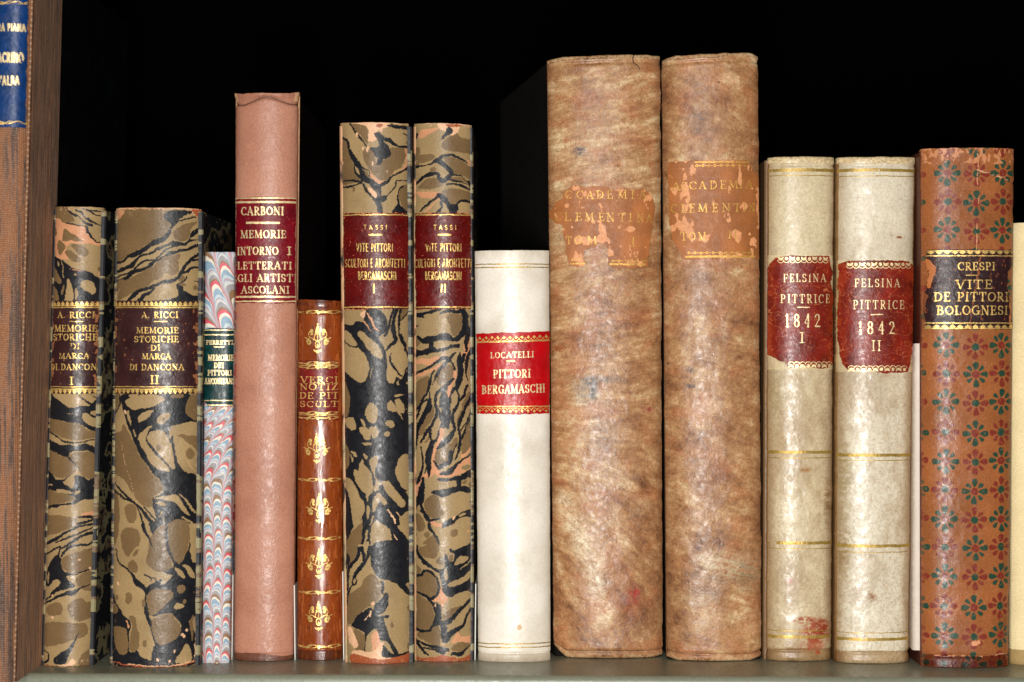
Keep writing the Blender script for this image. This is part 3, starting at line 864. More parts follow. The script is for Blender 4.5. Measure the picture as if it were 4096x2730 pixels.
    for q in ([(735, 890), (770, 850), (830, 870), (840, 890), (800, 915), (745, 915)], [(740, 470), (800, 490), (845, 560), (830, 590), (780, 545)], [(820, 450), (880, 450), (930, 520), (945, 600), (900, 580), (860, 500)],
              [(900, 250), (970, 290), (970, 420), (920, 400)], [(860, 1300), (905, 1380), (905, 1490), (760, 1500), (790, 1400)]):
        P.poly('l', q)
    P.poly('k', [(20, 850), (60, 760), (100, 860), (200, 990), (260, 1040), (270, 1100), (260, 1370), (340, 1360), (400, 1440), (540, 1480), (560, 1530), (20, 1530), (20, 1300)])
    P.poly('d', [(70, 1120), (150, 1110), (230, 1150), (245, 1370), (160, 1410), (100, 1360), (75, 1220)])
    P.ell('d', 75, 930, 40, 55)
    P.line('p', [(215, 1045, 12), (250, 1115, 12)])
    P.poly('d', [(250, 1000), (310, 995), (340, 1080), (370, 1280), (340, 1360), (290, 1380), (260, 1330), (285, 1100)])
    for x, y, a, b in ((245, 800, 40, 60), (105, 795, 20, 32), (430, 1290, 25, 40), (415, 850, 22, 45)):
        P.ell('d', x, y, a, b)
    P.ell('c', 128, 648, 16, 22)
    for x, y in ((820, 1200), (835, 1225), (740, 1375), (690, 1480), (865, 1150), (570, 1460)):
        P.ell('c', x, y, 13, 16)
    P.line('c', [(962, 950, 10), (955, 1200, 14), (950, 1490, 14)])
    P.line('r', [(60, 1500, 14), (300, 1530, 16), (600, 1545, 16), (940, 1500, 14)])
    P.line('c', [(240, 1515, 10), (420, 1530, 8), (700, 1530, 10), (930, 1490, 8)])


def tassi_one(P):
    P.crop(1350, 480, 1650, 1176)
    P.poly('d', [(30, 280), (150, 350), (230, 640), (300, 870), (370, 930), (30, 970)])
    P.poly('d', [(200, 40), (380, 60), (460, 110), (490, 270), (480, 370), (360, 240), (290, 170)])
    P.poly('d', [(430, 480), (510, 440), (600, 570), (640, 690), (800, 560), (840, 450), (1060, 430), (1070, 560), (1020, 720), (900, 800), (830, 900), (720, 960), (620, 900), (540, 800), (450, 680), (410, 580)])
    P.poly('p', [(1060, 430), (1110, 420), (1110, 690), (950, 800), (860, 850), (800, 950), (640, 1010), (560, 930), (520, 760), (560, 850), (630, 930), (720, 970), (830, 900), (880, 830), (1030, 740), (1070, 600)])
    P.poly('c', [(280, 20), (700, 20), (830, 30), (800, 110), (690, 150), (620, 190), (640, 290), (560, 340), (490, 320), (500, 200), (470, 100), (400, 70)])
    P.poly('r', [(640, 60), (710, 70), (690, 120), (630, 110)])
    P.line('k', [(200, 40, 20), (270, 150, 35), (330, 240, 25), (400, 330, 35), (470, 410, 20)])
    P.poly('k', [(580, 210), (660, 195), (760, 270), (850, 290), (920, 370), (1000, 400), (1110, 380), (1110, 430), (980, 430), (870, 390), (780, 340), (730, 330), (820, 430), (850, 520), (820, 590), (730, 620), (690, 700), (630, 700), (640, 610), (590, 540), (530, 430), (640, 430), (650, 330)])
    P.line('k', [(800, 90, 30), (900, 95, 60), (1110, 115, 60)])
    P.line('k', [(1040, 200, 20), (1090, 250, 15), (1095, 350, 15)])
    P.line('k', [(50, 250, 50), (140, 310, 40), (190, 450, 40), (250, 580, 80), (330, 700, 100), (390, 830, 80), (430, 920, 120), (540, 980, 90), (640, 1060, 100), (670, 1140, 50), (670, 1180, 20)])
    for q in ([(330, 700, 30), (440, 760, 30), (510, 800, 20), (520, 890, 15)], [(260, 700, 20), (300, 850, 35), (400, 920, 50)], [(40, 970, 25), (200, 940, 30), (400, 970, 30)], [(50, 1040, 30), (200, 1040, 30), (400, 980, 30)],
              [(640, 1040, 50), (760, 990, 45), (860, 890, 30), (970, 830, 30), (1110, 730, 40)], [(420, 1020, 40), (490, 1140, 40), (580, 1230, 40), (650, 1300, 100), (690, 1460, 80)],
              [(660, 1220, 20), (720, 1230, 110), (760, 1200, 30), (850, 1110, 20), (910, 1030, 18), (940, 950, 18), (1000, 945, 16), (1110, 935, 14)], [(520, 1000, 15), (600, 1110, 20), (650, 1200, 20)], [(620, 1170, 20), (640, 1250, 30)]):
        P.line('k', q)
    P.poly('l', [(290, 720), (350, 800), (330, 850), (290, 790)])
    P.poly('d', [(415, 780), (490, 830), (510, 900), (440, 850)])
    P.poly('c', [(490, 1050), (560, 1090), (620, 1200), (590, 1230), (520, 1140)])
    P.poly('k', [(860, 1440), (950, 1310), (960, 1290), (1010, 1360), (1110, 1430), (1100, 1480), (860, 1470)])
    P.line('k', [(960, 1310, 25), (955, 1150, 20), (1000, 1040, 25), (1110, 1010, 15)])
    P.poly('d', [(970, 1100), (1020, 1040), (1120, 1030), (1120, 1410), (1010, 1340), (970, 1230)])
    P.poly('d', [(240, 1050), (285, 1070), (260, 1140)])
    for x, y, a, b in ((415, 440, 18, 28), (560, 690, 18, 40), (490, 450, 20, 50), (315, 230, 18, 40), (775, 820, 6, 20), (690, 170, 15, 25)):
        P.ell('c', x, y, a, b)
    P.poly('c', [(40, 600), (100, 650), (70, 690), (40, 690)])
    P.line('c', [(30, 30, 16), (500, 28, 14), (1110, 48, 14)])
    P.crop(1360, 1220, 1660, 905)
    P.poly('k', [(30, 240), (150, 240), (210, 195), (280, 210), (290, 180), (330, 50), (480, 50), (580, 200), (560, 330), (480, 400), (550, 540), (580, 680), (570, 900), (620, 950), (660, 930), (680, 860), (750, 900), (800, 770), (860, 780), (860, 1600), (30, 1600), (30, 960), (45, 760), (100, 830), (220, 940), (300, 930), (360, 780), (300, 600), (220, 520), (140, 490), (30, 300)])
    for q in ([(215, 340), (270, 320), (320, 360), (460, 480), (525, 610), (490, 645), (420, 610), (340, 530), (270, 430)], [(40, 310), (130, 345), (210, 460), (200, 495), (140, 500), (80, 430), (35, 420)],
              [(35, 440), (140, 520), (220, 525), (290, 580), (360, 720), (350, 830), (290, 930), (220, 940), (120, 850), (35, 750)], [(305, 1290), (370, 1185), (420, 1190), (470, 1310), (440, 1420), (390, 1425), (330, 1370)],
              [(570, 1210), (620, 1165), (660, 1210), (690, 1285), (610, 1280)], [(665, 1160), (720, 1145), (775, 1220), (770, 1310), (700, 1280)], [(655, 1095), (700, 1075), (765, 1100), (690, 1110)],
              [(690, 930), (710, 905), (725, 970), (700, 960)], [(555, 1420), (580, 1400), (650, 1410), (670, 1460), (620, 1485), (560, 1455)], [(45, 1400), (150, 1360), (195, 1450), (180, 1520), (100, 1480)],
              [(250, 1380), (300, 1410), (330, 1490), (300, 1470)], [(795, 950), (850, 920), (850, 995)], [(815, 1260), (850, 1240), (850, 1390)]):
        P.poly('l', q)
    P.line('l', [(690, 1260, 25), (740, 1350, 20), (760, 1390, 10)])
    P.line('k', [(40, 425, 12), (130, 500, 15), (210, 515, 18)])
    P.poly('d', [(35, 950), (90, 980), (125, 1150), (110, 1320), (35, 1340)])
    P.line('l', [(400, 775, 10), (375, 885, 8)])
    P.poly('c', [(250, 100), (320, 70), (300, 150), (270, 160)])
    for q in ([(340, 100, 15), (390, 180, 25), (420, 270, 20), (490, 320, 6)], [(290, 200, 12), (340, 260, 12), (380, 310, 6)]):
        P.line('p', q)
    P.poly('d', [(740, 50), (850, 60), (740, 190)])
    for q in ([(650, 50, 30), (610, 180, 30), (600, 280, 40), (550, 380, 30)], [(690, 50, 50), (650, 200, 40), (650, 330, 50), (670, 430, 40), (600, 510, 30), (550, 550, 15)], [(730, 50, 25), (715, 200, 30), (710, 340, 20), (740, 400, 60), (790, 520, 30), (830, 640, 20)],
              [(840, 70, 20), (745, 190, 15)], [(625, 580, 10), (620, 680, 25), (680, 790, 25), (750, 870, 15)]):
        P.line('k', q)
    P.crop(1360, 1720, 1660, 905)
    P.poly('k', [(40, 0), (860, 0), (860, 720), (860, 1030), (790, 1060), (720, 1040), (740, 1160), (690, 1170), (800, 1300), (860, 1400), (860, 1540), (400, 1600), (400, 1420), (420, 1390), (480, 1350), (600, 1370), (650, 1380), (600, 1200), (530, 1150), (450, 1090), (390, 1150), (370, 1400), (380, 1600), (190, 1600), (270, 1300), (280, 1080), (170, 1170), (80, 1400), (40, 1400), (40, 600)], smooth=False)
    for q in ([(235, -20), (355, -20), (375, 90), (340, 125), (280, 90)], [(370, -30), (460, -20), (470, 80), (430, 105), (390, 80)], [(265, 160), (370, 160), (380, 180), (330, 195)], [(130, 260), (200, 275), (215, 325), (170, 320)],
              [(120, 290), (160, 350), (150, 390)], [(300, 285), (345, 330), (330, 365), (300, 330)], [(165, 500), (195, 480), (225, 500), (240, 420), (270, 360), (300, 420), (390, 530), (410, 660), (400, 740), (370, 800), (330, 860), (310, 780), (250, 720), (190, 620)],
              [(370, 380), (420, 320), (465, 320), (450, 410), (430, 470), (440, 570), (490, 640), (540, 625), (600, 640), (690, 740), (790, 890), (750, 940), (680, 880), (570, 760), (530, 670), (480, 680), (470, 740), (410, 740), (430, 600), (390, 490)],
              [(670, 500), (700, 380), (770, 310), (850, 350), (855, 710), (790, 720), (720, 640)], [(45, 595), (120, 610), (190, 690), (250, 820), (300, 890), (290, 1040), (170, 1170), (140, 980), (110, 800), (60, 690)],
              [(400, 850), (470, 760), (560, 850), (570, 890), (520, 900), (500, 850), (440, 940), (400, 1000), (400, 900)], [(330, 920), (370, 950), (360, 1020), (330, 1080)], [(800, 760), (855, 730), (855, 870)],
              [(715, 1090), (740, 1050), (855, 1010), (855, 1360), (770, 1260), (700, 1190), (730, 1150)], [(400, 1150), (450, 1110), (520, 1160), (590, 1230), (610, 1360), (570, 1370), (470, 1350), (410, 1400), (375, 1380)],
              [(290, 1400), (350, 1350), (330, 1500), (290, 1470)], [(340, 1568), (390, 1450), (395, 1568)]):
        P.poly('l', q)
    P.ell('l', 580, 58, 38, 32)
    P.poly('d', [(40, 190), (105, 240), (110, 440), (40, 475)])
    P.poly('d', [(60, 1410), (150, 1240), (280, 1130), (260, 1340), (190, 1568), (60, 1530)])
    P.line('k', [(400, 520, 15), (415, 660, 20)])
    P.line('k', [(365, 900, 40), (360, 820, 30), (400, 770, 25), (460, 745, 20)])
    for q in ([(580, 960, 15), (630, 1030, 20), (670, 1130, 20)], [(680, 990, 10), (730, 1060, 10)], [(650, 1270, 15), (700, 1330, 12)], [(770, 1410, 25), (800, 1490, 15), (840, 1525, 12)]):
        P.line('c', q)
    for q in ([(340, 1220, 30), (320, 1320, 25), (280, 1400, 15)], [(400, 1050, 30), (370, 1150, 20)]):
        P.line('l', q)
    P.crop(1360, 2180, 1660, 941)
    P.poly('l', [(20, 0), (900, 0), (900, 1480), (20, 1480)], smooth=False, wob=0)
    P.poly('d', [(40, 0), (240, 0), (200, 180), (120, 290), (40, 330)])
    for q in ([(250, 40, 40), (240, 150, 40), (150, 270, 40), (100, 380, 35), (100, 600, 30), (90, 830, 25)], [(380, 30, 50), (340, 180, 35), (260, 290, 50), (200, 370, 50), (180, 420, 30)], [(165, 430, 20), (160, 490, 20), (190, 515, 20), (210, 470, 20), (195, 430, 15)],
              [(170, 510, 20), (120, 580, 20), (95, 750, 20)], [(270, 40, 50), (310, 130, 40), (300, 200, 30)]):
        P.line('k', q)
    P.ell('k', 95, 230, 32, 105)
    P.poly('k', [(430, -20), (890, -20), (890, 440), (830, 500), (890, 620), (890, 690), (740, 520), (620, 450), (500, 420), (430, 330), (395, 220)])
    P.poly('d', [(100, 700), (140, 620), (260, 530), (320, 430), (390, 370), (450, 390), (510, 480), (510, 640), (440, 740), (300, 820), (150, 1010), (80, 970)])
    P.line('k', [(540, 470, 40), (540, 600, 30)])
    P.poly('k', [(560, 610), (610, 610), (620, 700), (590, 820), (500, 880), (440, 870), (440, 760), (530, 660)])
    P.poly('k', [(150, 1010), (250, 870), (390, 790), (440, 850), (480, 890), (620, 890), (610, 920), (560, 940), (600, 1080), (640, 1180), (740, 1370), (700, 1390), (600, 1220), (500, 1190), (460, 1060), (340, 1150), (330, 1340), (310, 1340), (310, 1130), (260, 1080), (170, 1040)])
    P.poly('d', [(180, 1060), (270, 1100), (320, 1180), (310, 1320), (250, 1360), (180, 1280), (170, 1180)])
    P.poly('d', [(840, 800), (895, 780), (895, 890)])
    P.ell('d', 660, 1010, 18, 40)
    P.ell('d', 860, 1290, 18, 40)
    P.poly('c', [(100, 1060), (140, 1050), (200, 1160), (230, 1280), (180, 1310), (110, 1200)])
    P.poly('c', [(170, 1340), (330, 1340), (420, 1330), (520, 1230), (560, 1250), (540, 1400), (640, 1430), (640, 1450), (200, 1420)])
    P.poly('p', [(400, 1130), (480, 1090), (510, 1230), (420, 1330)])
    P.poly('k', [(560, 1260), (680, 1380), (880, 1350), (870, 1380), (700, 1430), (540, 1400)])
    P.poly('r', [(170, 1380), (400, 1430), (620, 1440), (860, 1370), (900, 1350), (900, 1500), (640, 1520), (380, 1520), (140, 1500)])
    P.line('c', [(420, 740, 50), (430, 720, 20)])
    P.line('c', [(400, 850, 20), (385, 890, 36)])
    P.line('c', [(300, 950, 6), (360, 900, 8)])


def tassi_two(P):
    P.crop(1650, 480, 1900, 980)
    P.poly('d', [(500, 330), (660, 210), (760, 260), (945, 350), (945, 520), (780, 510), (600, 490), (480, 440), (460, 400)])
    P.poly('p', [(130, 150), (220, 140), (400, 130), (380, 170), (160, 270), (90, 240)])
    P.poly('d', [(130, 550), (340, 540), (320, 620), (130, 670)])
    P.poly('d', [(20, 450), (110, 440), (110, 670), (20, 680)])
    P.poly('c', [(400, 60), (560, 60), (720, 60), (720, 180), (620, 240), (500, 180), (420, 130)])
    P.poly('r', [(540, 40), (730, 50), (745, 100), (560, 100)])
    P.line('k', [(580, 120, 40), (575, 170, 100), (530, 220, 50), (490, 290, 25), (455, 320, 15)])
    P.poly('k', [(20, 210), (95, 205), (50, 290)])
    P.line('k', [(20, 720, 50), (150, 710, 25), (300, 690, 30), (380, 640, 70), (480, 580, 50), (600, 555, 50), (720, 590, 40), (860, 660, 20)])
    P.poly('d', [(480, 600), (640, 600), (800, 650), (950, 800), (930, 950), (800, 880), (650, 840), (620, 740)])
    P.poly('d', [(100, 1040), (200, 940), (300, 910), (400, 930), (490, 1020), (400, 1060), (250, 1080), (120, 1070)])
    P.poly('d', [(590, 910), (720, 890), (820, 920), (830, 970), (700, 950)])
    P.poly('d', [(470, 1140), (580, 1070), (760, 1090), (940, 1150), (940, 1250), (760, 1250), (700, 1340), (620, 1350), (560, 1250)])
    P.poly('p', [(20, 1100), (120, 1120), (430, 1130), (350, 1220), (150, 1210)])
    P.poly('p', [(860, 620), (945, 660), (945, 740), (880, 700)])
    for q in ([(420, 650, 80), (520, 720, 80), (600, 790, 80), (610, 850, 80)], [(600, 850, 60), (540, 920, 70), (470, 960, 70), (420, 910, 60), (390, 860, 60), (280, 850, 60), (150, 910, 50), (20, 1010, 40)], [(620, 850, 40), (720, 870, 20), (800, 900, 15), (850, 980, 15)],
              [(590, 940, 40), (700, 960, 30), (840, 1000, 20)], [(540, 1010, 30), (650, 1000, 30), (780, 1040, 40), (900, 1090, 30)], [(870, 960, 40), (910, 1040, 60), (940, 1120, 40)],
              [(130, 1430, 20), (230, 1340, 35), (300, 1280, 35), (360, 1240, 40), (430, 1180, 70), (500, 1240, 90), (560, 1310, 70), (620, 1390, 80), (680, 1390, 80), (710, 1320, 30), (760, 1265, 40), (850, 1270, 40), (950, 1285, 35)],
              [(460, 1290, 40), (460, 1370, 40), (400, 1450, 50)], [(650, 1380, 110), (640, 1450, 110)]):
        P.line('k', q)
    P.line('p', [(420, 1230, 20), (300, 1350, 25), (200, 1430, 20)])
    P.ell('d', 325, 790, 50, 40)
    P.line('c', [(20, 45, 14), (400, 45, 12), (920, 80, 12)])
    P.crop(1640, 1220, 1900, 784)
    for q in ([(440, 150), (500, 105), (600, 110), (640, 160), (620, 300), (550, 370), (490, 320), (480, 250)], [(50, 390), (120, 450), (90, 500), (50, 500)], [(440, 730), (530, 740), (545, 800), (500, 900), (400, 960), (340, 970), (330, 890), (390, 810)],
              [(50, 1000), (150, 880), (230, 880), (230, 1000), (150, 1200), (50, 1270)], [(600, 1290), (700, 1050), (710, 1100), (640, 1280), (560, 1440)], [(270, 1230), (300, 1290), (260, 1400), (150, 1540), (110, 1568), (160, 1400)], [(690, 1400), (760, 1350), (760, 1568), (670, 1568)]):
        P.poly('d', q)
    for q in ([(50, 670), (330, 630), (450, 600), (360, 680), (230, 730), (50, 700)], [(50, 860), (330, 740), (420, 700), (300, 790), (150, 860)], [(590, 600), (650, 560), (640, 500), (700, 420), (755, 330), (755, 420), (680, 620), (640, 680)]):
        P.poly('p', q)
    P.line('p', [(550, 800, 30), (530, 900, 40), (480, 1000, 50), (465, 1120, 30)])
    for q in ([(40, 120, 60), (170, 120, 60), (280, 80, 50), (380, 50, 30)], [(370, 110, 20), (430, 80, 40), (560, 80, 40), (640, 80, 70), (665, 180, 60), (660, 300, 70), (600, 390, 70), (530, 415, 60), (440, 390, 90), (340, 400, 70), (240, 420, 80), (150, 430, 60), (100, 380, 30)],
              [(680, 180, 50), (700, 330, 60), (680, 450, 60), (670, 560, 20)], [(640, 60, 60), (700, 150, 30)], [(755, 240, 40), (720, 350, 40)], [(40, 600, 90), (150, 580, 70), (270, 540, 90), (400, 540, 50), (500, 505, 45), (580, 500, 45)], [(260, 450, 70), (270, 540, 80)], [(50, 540, 30), (120, 555, 30)],
              [(540, 590, 30), (480, 640, 50), (400, 640, 45), (320, 700, 30), (200, 770, 25), (45, 840, 30)], [(470, 650, 50), (400, 740, 50), (340, 830, 50), (300, 920, 15), (275, 970, 8)], [(490, 680, 30), (530, 740, 20), (550, 780, 12)],
              [(300, 790, 25), (260, 850, 25), (245, 950, 40), (220, 1050, 30), (170, 1120, 30), (130, 1210, 25), (45, 1290, 40)], [(245, 1050, 15), (235, 1130, 25)], [(240, 1150, 50), (230, 1240, 70), (160, 1360, 60), (90, 1500, 60), (50, 1568, 40)],
              [(210, 1140, 20), (140, 1210, 30), (80, 1350, 30), (50, 1420, 30)], [(600, 580, 20), (600, 680, 70), (610, 800, 70), (590, 920, 80), (570, 1000, 60)], [(650, 600, 40), (630, 700, 40)], [(755, 490, 25), (700, 600, 40), (680, 720, 40), (680, 850, 20), (700, 930, 10)],
              [(520, 900, 30), (460, 960, 50), (410, 1050, 60), (420, 1150, 110), (420, 1280, 140), (430, 1400, 130), (440, 1450, 60)], [(400, 990, 30), (320, 1080, 40), (310, 1190, 35), (330, 1290, 40), (300, 1390, 40), (230, 1510, 35), (190, 1568, 40)],
              [(530, 1010, 40), (490, 1100, 25), (480, 1180, 50)], [(540, 1010, 30), (580, 1060, 25), (590, 1170, 25)], [(690, 980, 30), (650, 1090, 35), (590, 1190, 30), (530, 1290, 45), (520, 1400, 40), (540, 1500, 40), (500, 1568, 50)], [(400, 1460, 60), (350, 1568, 40)], [(470, 1350, 60), (460, 1490, 25)],
              [(755, 900, 20), (730, 1100, 35), (660, 1260, 40), (600, 1420, 50), (590, 1500, 25), (610, 1560, 15)], [(755, 1240, 20), (690, 1400, 20), (620, 1520, 15)], [(755, 1330, 15), (680, 1470, 20), (670, 1568, 15)]):
        P.line('k', q)
    P.ell('k', 75, 255, 25, 12)
    P.poly('l', [(165, 130), (220, 105), (260, 115), (210, 145)])
    P.poly('l', [(290, 490), (400, 440), (480, 440), (500, 480), (400, 520), (320, 530)])
    P.poly('l', [(360, 1240), (380, 1250), (385, 1300), (365, 1290)])
    P.crop(1640, 1720, 1900, 784)
    P.poly('p', [(280, 250), (330, 230), (300, 400), (350, 480), (400, 510), (520, 480), (620, 380), (760, 310), (760, 440), (620, 530), (440, 570), (340, 560), (290, 540), (240, 590), (150, 560), (250, 480)])
    for q in ([(390, 0, 50), (360, 130, 50), (310, 240, 30)], [(760, 190, 40), (640, 320, 40)], [(150, 560, 40), (110, 680, 40), (60, 830, 25)]):
        P.line('p', q)
    P.poly('o', [(620, 450), (680, 425), (740, 440), (700, 480), (630, 485)])
    for q in ([(330, 250), (400, 210), (500, 160), (540, 100), (570, 110), (560, 220), (470, 280), (460, 380), (350, 430), (300, 350)], [(620, 160), (680, 0), (760, 0), (750, 180), (640, 290)], [(610, 640), (680, 600), (670, 650)], [(700, 660), (760, 630), (760, 740)],
              [(150, 0), (210, 0), (130, 90)], [(240, 60), (240, 120), (180, 170)], [(175, 870), (270, 790), (340, 810), (380, 930), (410, 1030), (330, 1070), (230, 1040), (190, 960)], [(50, 1070), (100, 1020), (160, 1080), (185, 1170), (150, 1240), (80, 1200)],
              [(485, 1250), (520, 1205), (580, 1220), (575, 1270), (520, 1295)], [(175, 1270), (210, 1235), (245, 1270), (210, 1310)], [(120, 1450), (200, 1330), (310, 1270), (350, 1400), (320, 1540), (200, 1560), (130, 1530)]):
        P.poly('d', q)
    for q in ([(540, 0, 40), (490, 80, 70), (430, 140, 80), (370, 190, 50), (330, 240, 20)], [(495, 270, 60), (490, 360, 60), (430, 420, 50), (350, 460, 50)], [(290, 375, 10), (330, 440, 30)], [(560, 180, 15), (530, 270, 20)], [(590, 0, 40), (605, 80, 30), (595, 180, 40), (585, 280, 30), (545, 360, 20)], [(670, 0, 30), (620, 110, 30)],
              [(755, 290, 25), (640, 360, 20), (560, 420, 35), (490, 500, 60), (380, 530, 40)], [(360, 600, 40), (480, 600, 40), (620, 570, 60), (755, 520, 100)], [(580, 600, 60), (590, 680, 60)], [(230, 0, 40), (190, 70, 35), (140, 160, 30)], [(250, 0, 30), (260, 110, 25), (300, 140, 40), (330, 100, 25), (350, 20, 30)],
              [(275, 150, 60), (240, 250, 80), (220, 370, 80), (230, 470, 60), (240, 580, 15)], [(200, 450, 30), (180, 530, 15)], [(80, 0, 50), (90, 100, 40), (50, 260, 30)], [(130, 215, 10), (155, 330, 25), (150, 450, 25), (110, 600, 40), (50, 690, 30)],
              [(155, 580, 20), (150, 700, 70), (120, 850, 100), (100, 920, 100), (160, 980, 50), (200, 1050, 60), (240, 1090, 50), (360, 1080, 20)], [(50, 900, 60), (45, 1100, 40)], [(230, 1100, 40), (235, 1190, 50), (290, 1240, 35), (340, 1330, 30), (375, 1430, 15)], [(70, 1210, 15), (60, 1340, 25)], [(50, 1400, 15), (100, 1480, 20), (110, 1568, 30)]):
        P.line('k', q)
    P.poly('k', [(260, 760), (330, 720), (450, 715), (580, 690), (700, 690), (735, 765), (620, 750), (500, 780), (400, 810), (320, 790)])
    P.poly('l', [(80, 940), (110, 915), (130, 960), (100, 990)])
    P.line('p', [(250, 1115, 25), (310, 1140, 50), (400, 1170, 20)])
    P.poly('k', [(395, 1190), (400, 1130), (560, 1040), (640, 990), (765, 965), (765, 1045), (620, 1060), (560, 1110), (470, 1170)])
    P.poly('l', [(585, 1040), (650, 1005), (670, 1020), (630, 1045)])
    P.ell('k', 735, 880, 14, 18)
    P.line('c', [(370, 265, 8), (425, 365, 10)])
    P.ell('c', 537, 1065, 13, 28)
    P.ell('p', 710, 1225, 15, 15)
    P.crop(1640, 2180, 1900, 815)
    P.poly('l', [(30, 0), (810, 0), (810, 1480), (30, 1480)], smooth=False, wob=0)
    for q in ([(140, 30), (360, -10), (330, 160), (200, 170), (120, 110)], [(340, 180), (380, 150), (440, 180), (420, 240), (340, 230)], [(50, 440), (150, 380), (200, 350), (280, 370), (340, 450), (360, 560), (330, 640), (260, 670), (180, 630), (50, 580)], [(50, 260), (140, 300), (130, 360), (50, 400)]):
        P.poly('d', q)
    P.poly('k', [(440, 130), (470, 120), (500, 200), (550, 210), (560, 130), (500, 80), (510, 40), (560, 70), (720, 10), (800, -10), (800, 580), (720, 580), (590, 620), (520, 660), (450, 640), (400, 560), (400, 480), (370, 330), (430, 280)])
    for q in ([(560, 240), (620, 160), (720, 160), (700, 220), (590, 265)], [(490, 490), (540, 460), (660, 420), (800, 300), (800, 380), (700, 470), (560, 530), (500, 525)], [(440, 310), (465, 300), (475, 430), (440, 430)]):
        P.poly('l', q)
    P.poly('d', [(500, 140), (530, 130), (545, 180), (510, 210)])
    P.line('l', [(640, 310, 8), (710, 260, 20)])
    P.line('l', [(780, 180, 40), (730, 240, 15)])
    P.poly('p', [(380, 500), (430, 620), (480, 690), (400, 780), (370, 720), (260, 700), (330, 670), (380, 590)])
    P.poly('d', [(50, 640), (200, 690), (280, 760), (310, 900), (270, 1020), (240, 1080), (50, 1050)])
    P.poly('d', [(430, 880), (540, 800), (620, 770), (650, 780), (600, 850), (500, 930), (430, 940)])
    P.poly('d', [(110, 1100), (220, 1090), (320, 1010), (370, 1040), (390, 1200), (360, 1280), (200, 1220), (90, 1150)])
    P.poly('d', [(530, 1280), (620, 1230), (750, 1210), (740, 1300), (640, 1350), (530, 1330)])
    P.poly('p', [(520, 1230), (600, 1100), (640, 1150), (760, 1150), (780, 1240), (640, 1220)])
    for q in ([(80, 20, 30), (110, 130, 40), (170, 210, 50), (280, 290, 40), (380, 340, 50)], [(50, 410, 30), (130, 390, 40), (190, 335, 35), (270, 350, 35), (340, 420, 25), (365, 500, 25), (365, 590, 30), (310, 660, 30), (250, 680, 40), (180, 640, 40), (50, 590, 20)],
              [(230, 690, 20), (290, 740, 50), (340, 780, 90), (360, 870, 90), (340, 970, 90), (290, 1020, 40), (240, 1090, 30), (50, 1070, 40)], [(340, 980, 60), (420, 1000, 80), (430, 1100, 90), (450, 1180, 100)], [(430, 990, 60), (520, 940, 60), (600, 860, 50), (680, 770, 40), (740, 710, 40), (800, 680, 30)],
              [(470, 1160, 90), (530, 1100, 70), (640, 1040, 50), (700, 940, 35), (790, 760, 20)], [(60, 1170, 40), (110, 1270, 40), (180, 1350, 25), (240, 1390, 20)], [(110, 1220, 20), (230, 1270, 40), (350, 1290, 40), (470, 1310, 50)], [(170, 1300, 20), (300, 1320, 30), (420, 1350, 70)], [(530, 1370, 40), (620, 1380, 50), (700, 1330, 35), (770, 1270, 15)]):
        P.line('k', q)
    P.line('p', [(790, 800, 30), (780, 940, 20)])
    P.line('c', [(320, 740, 12), (318, 770, 14)])
    P.poly('r', [(50, 1420), (200, 1430), (330, 1400), (470, 1390), (600, 1430), (770, 1380), (790, 1230), (800, 1400), (800, 1500), (640, 1500), (300, 1500), (50, 1500)])


def marbled(fn, seed):
    def paint(X, Y, u, v):
        P = Painter(X, Y, PAL['l'], seed, 2.4)
        # a slight drift of tone in the tan of the paper
        fn(P)
        c = P.c
        n = fbm(X / 90, Y / 90, seed + 70, 3)[..., None]
        c = c * (0.93 + 0.14 * n)
        # scuffs through to the pale ground, along the edges and head and tail
        sc = fbm(X / 5, Y / 14, seed + 80, 3)
        edge = np.minimum(np.minimum(u, 1 - u) * 9, np.minimum(v * 30, (1 - v) * 30))
        k = (sc > .67 + .30 * np.clip(edge, 0, 1))
        c[k] = c[k] * .45 + np.array((214, 170, 132)) * .55
        return c
    return paint

# ------------------------------------------------------------------ 1 tall cloth book at the left, standing forward
def cloth_paint(X, Y, u, v):
    k = np.floor(X / 6.5)
    ph = hash2(k, k * 0, 9)
    tone = .5 * fbm(k * 3.7 + 4, Y / 150, 3, 3) + .5 * fbm(X / 15, Y / 300, 4, 2)
    fx = np.abs((X / 6.5) % 1 - .5) * 2
    dash = 0.5 + 0.5 * np.sin((Y / 9.0 + ph + .5 * (k % 2)) * 2 * np.pi)
    fl = fbm(X / 4, Y / 4, 5, 2)
    a, b, d = np.array((168, 108, 68.)), np.array((112, 92, 82.)), np.array((66, 46, 38.))
    t = sstep(.36, .58, tone)[..., None]
    c = b * (1 - t) + a * t
    dk = (np.clip(fx - .5, 0, 1) * 1.1 + .45 * (1 - dash) * (fl + .3) + .5 * sstep(.50, .32, tone))[..., None]
    c = c * (1 - np.clip(dk, 0, .75)) + d * np.clip(dk, 0, .75)
    lt = ((dash > .62) & (fx < .55) & (fl > .42))[..., None] * .34
    return c * (1 - lt) + np.array((228, 200, 172.)) * lt


b = Book('cloth_book', 'tall brown woven cloth book with a blue label, cut off by the left edge', 'book',
         (-34, -230), (133, -230), (56, 2738), (-108, 2738), 2738, b=0.005, p=2.6, depth=0.215, jit=(0, .8), seed=11)
b.spine(cloth_paint, M['cloth'], 1.7)
b.boards(M['cover_green_shaded'], outR=0, y0=0.002)
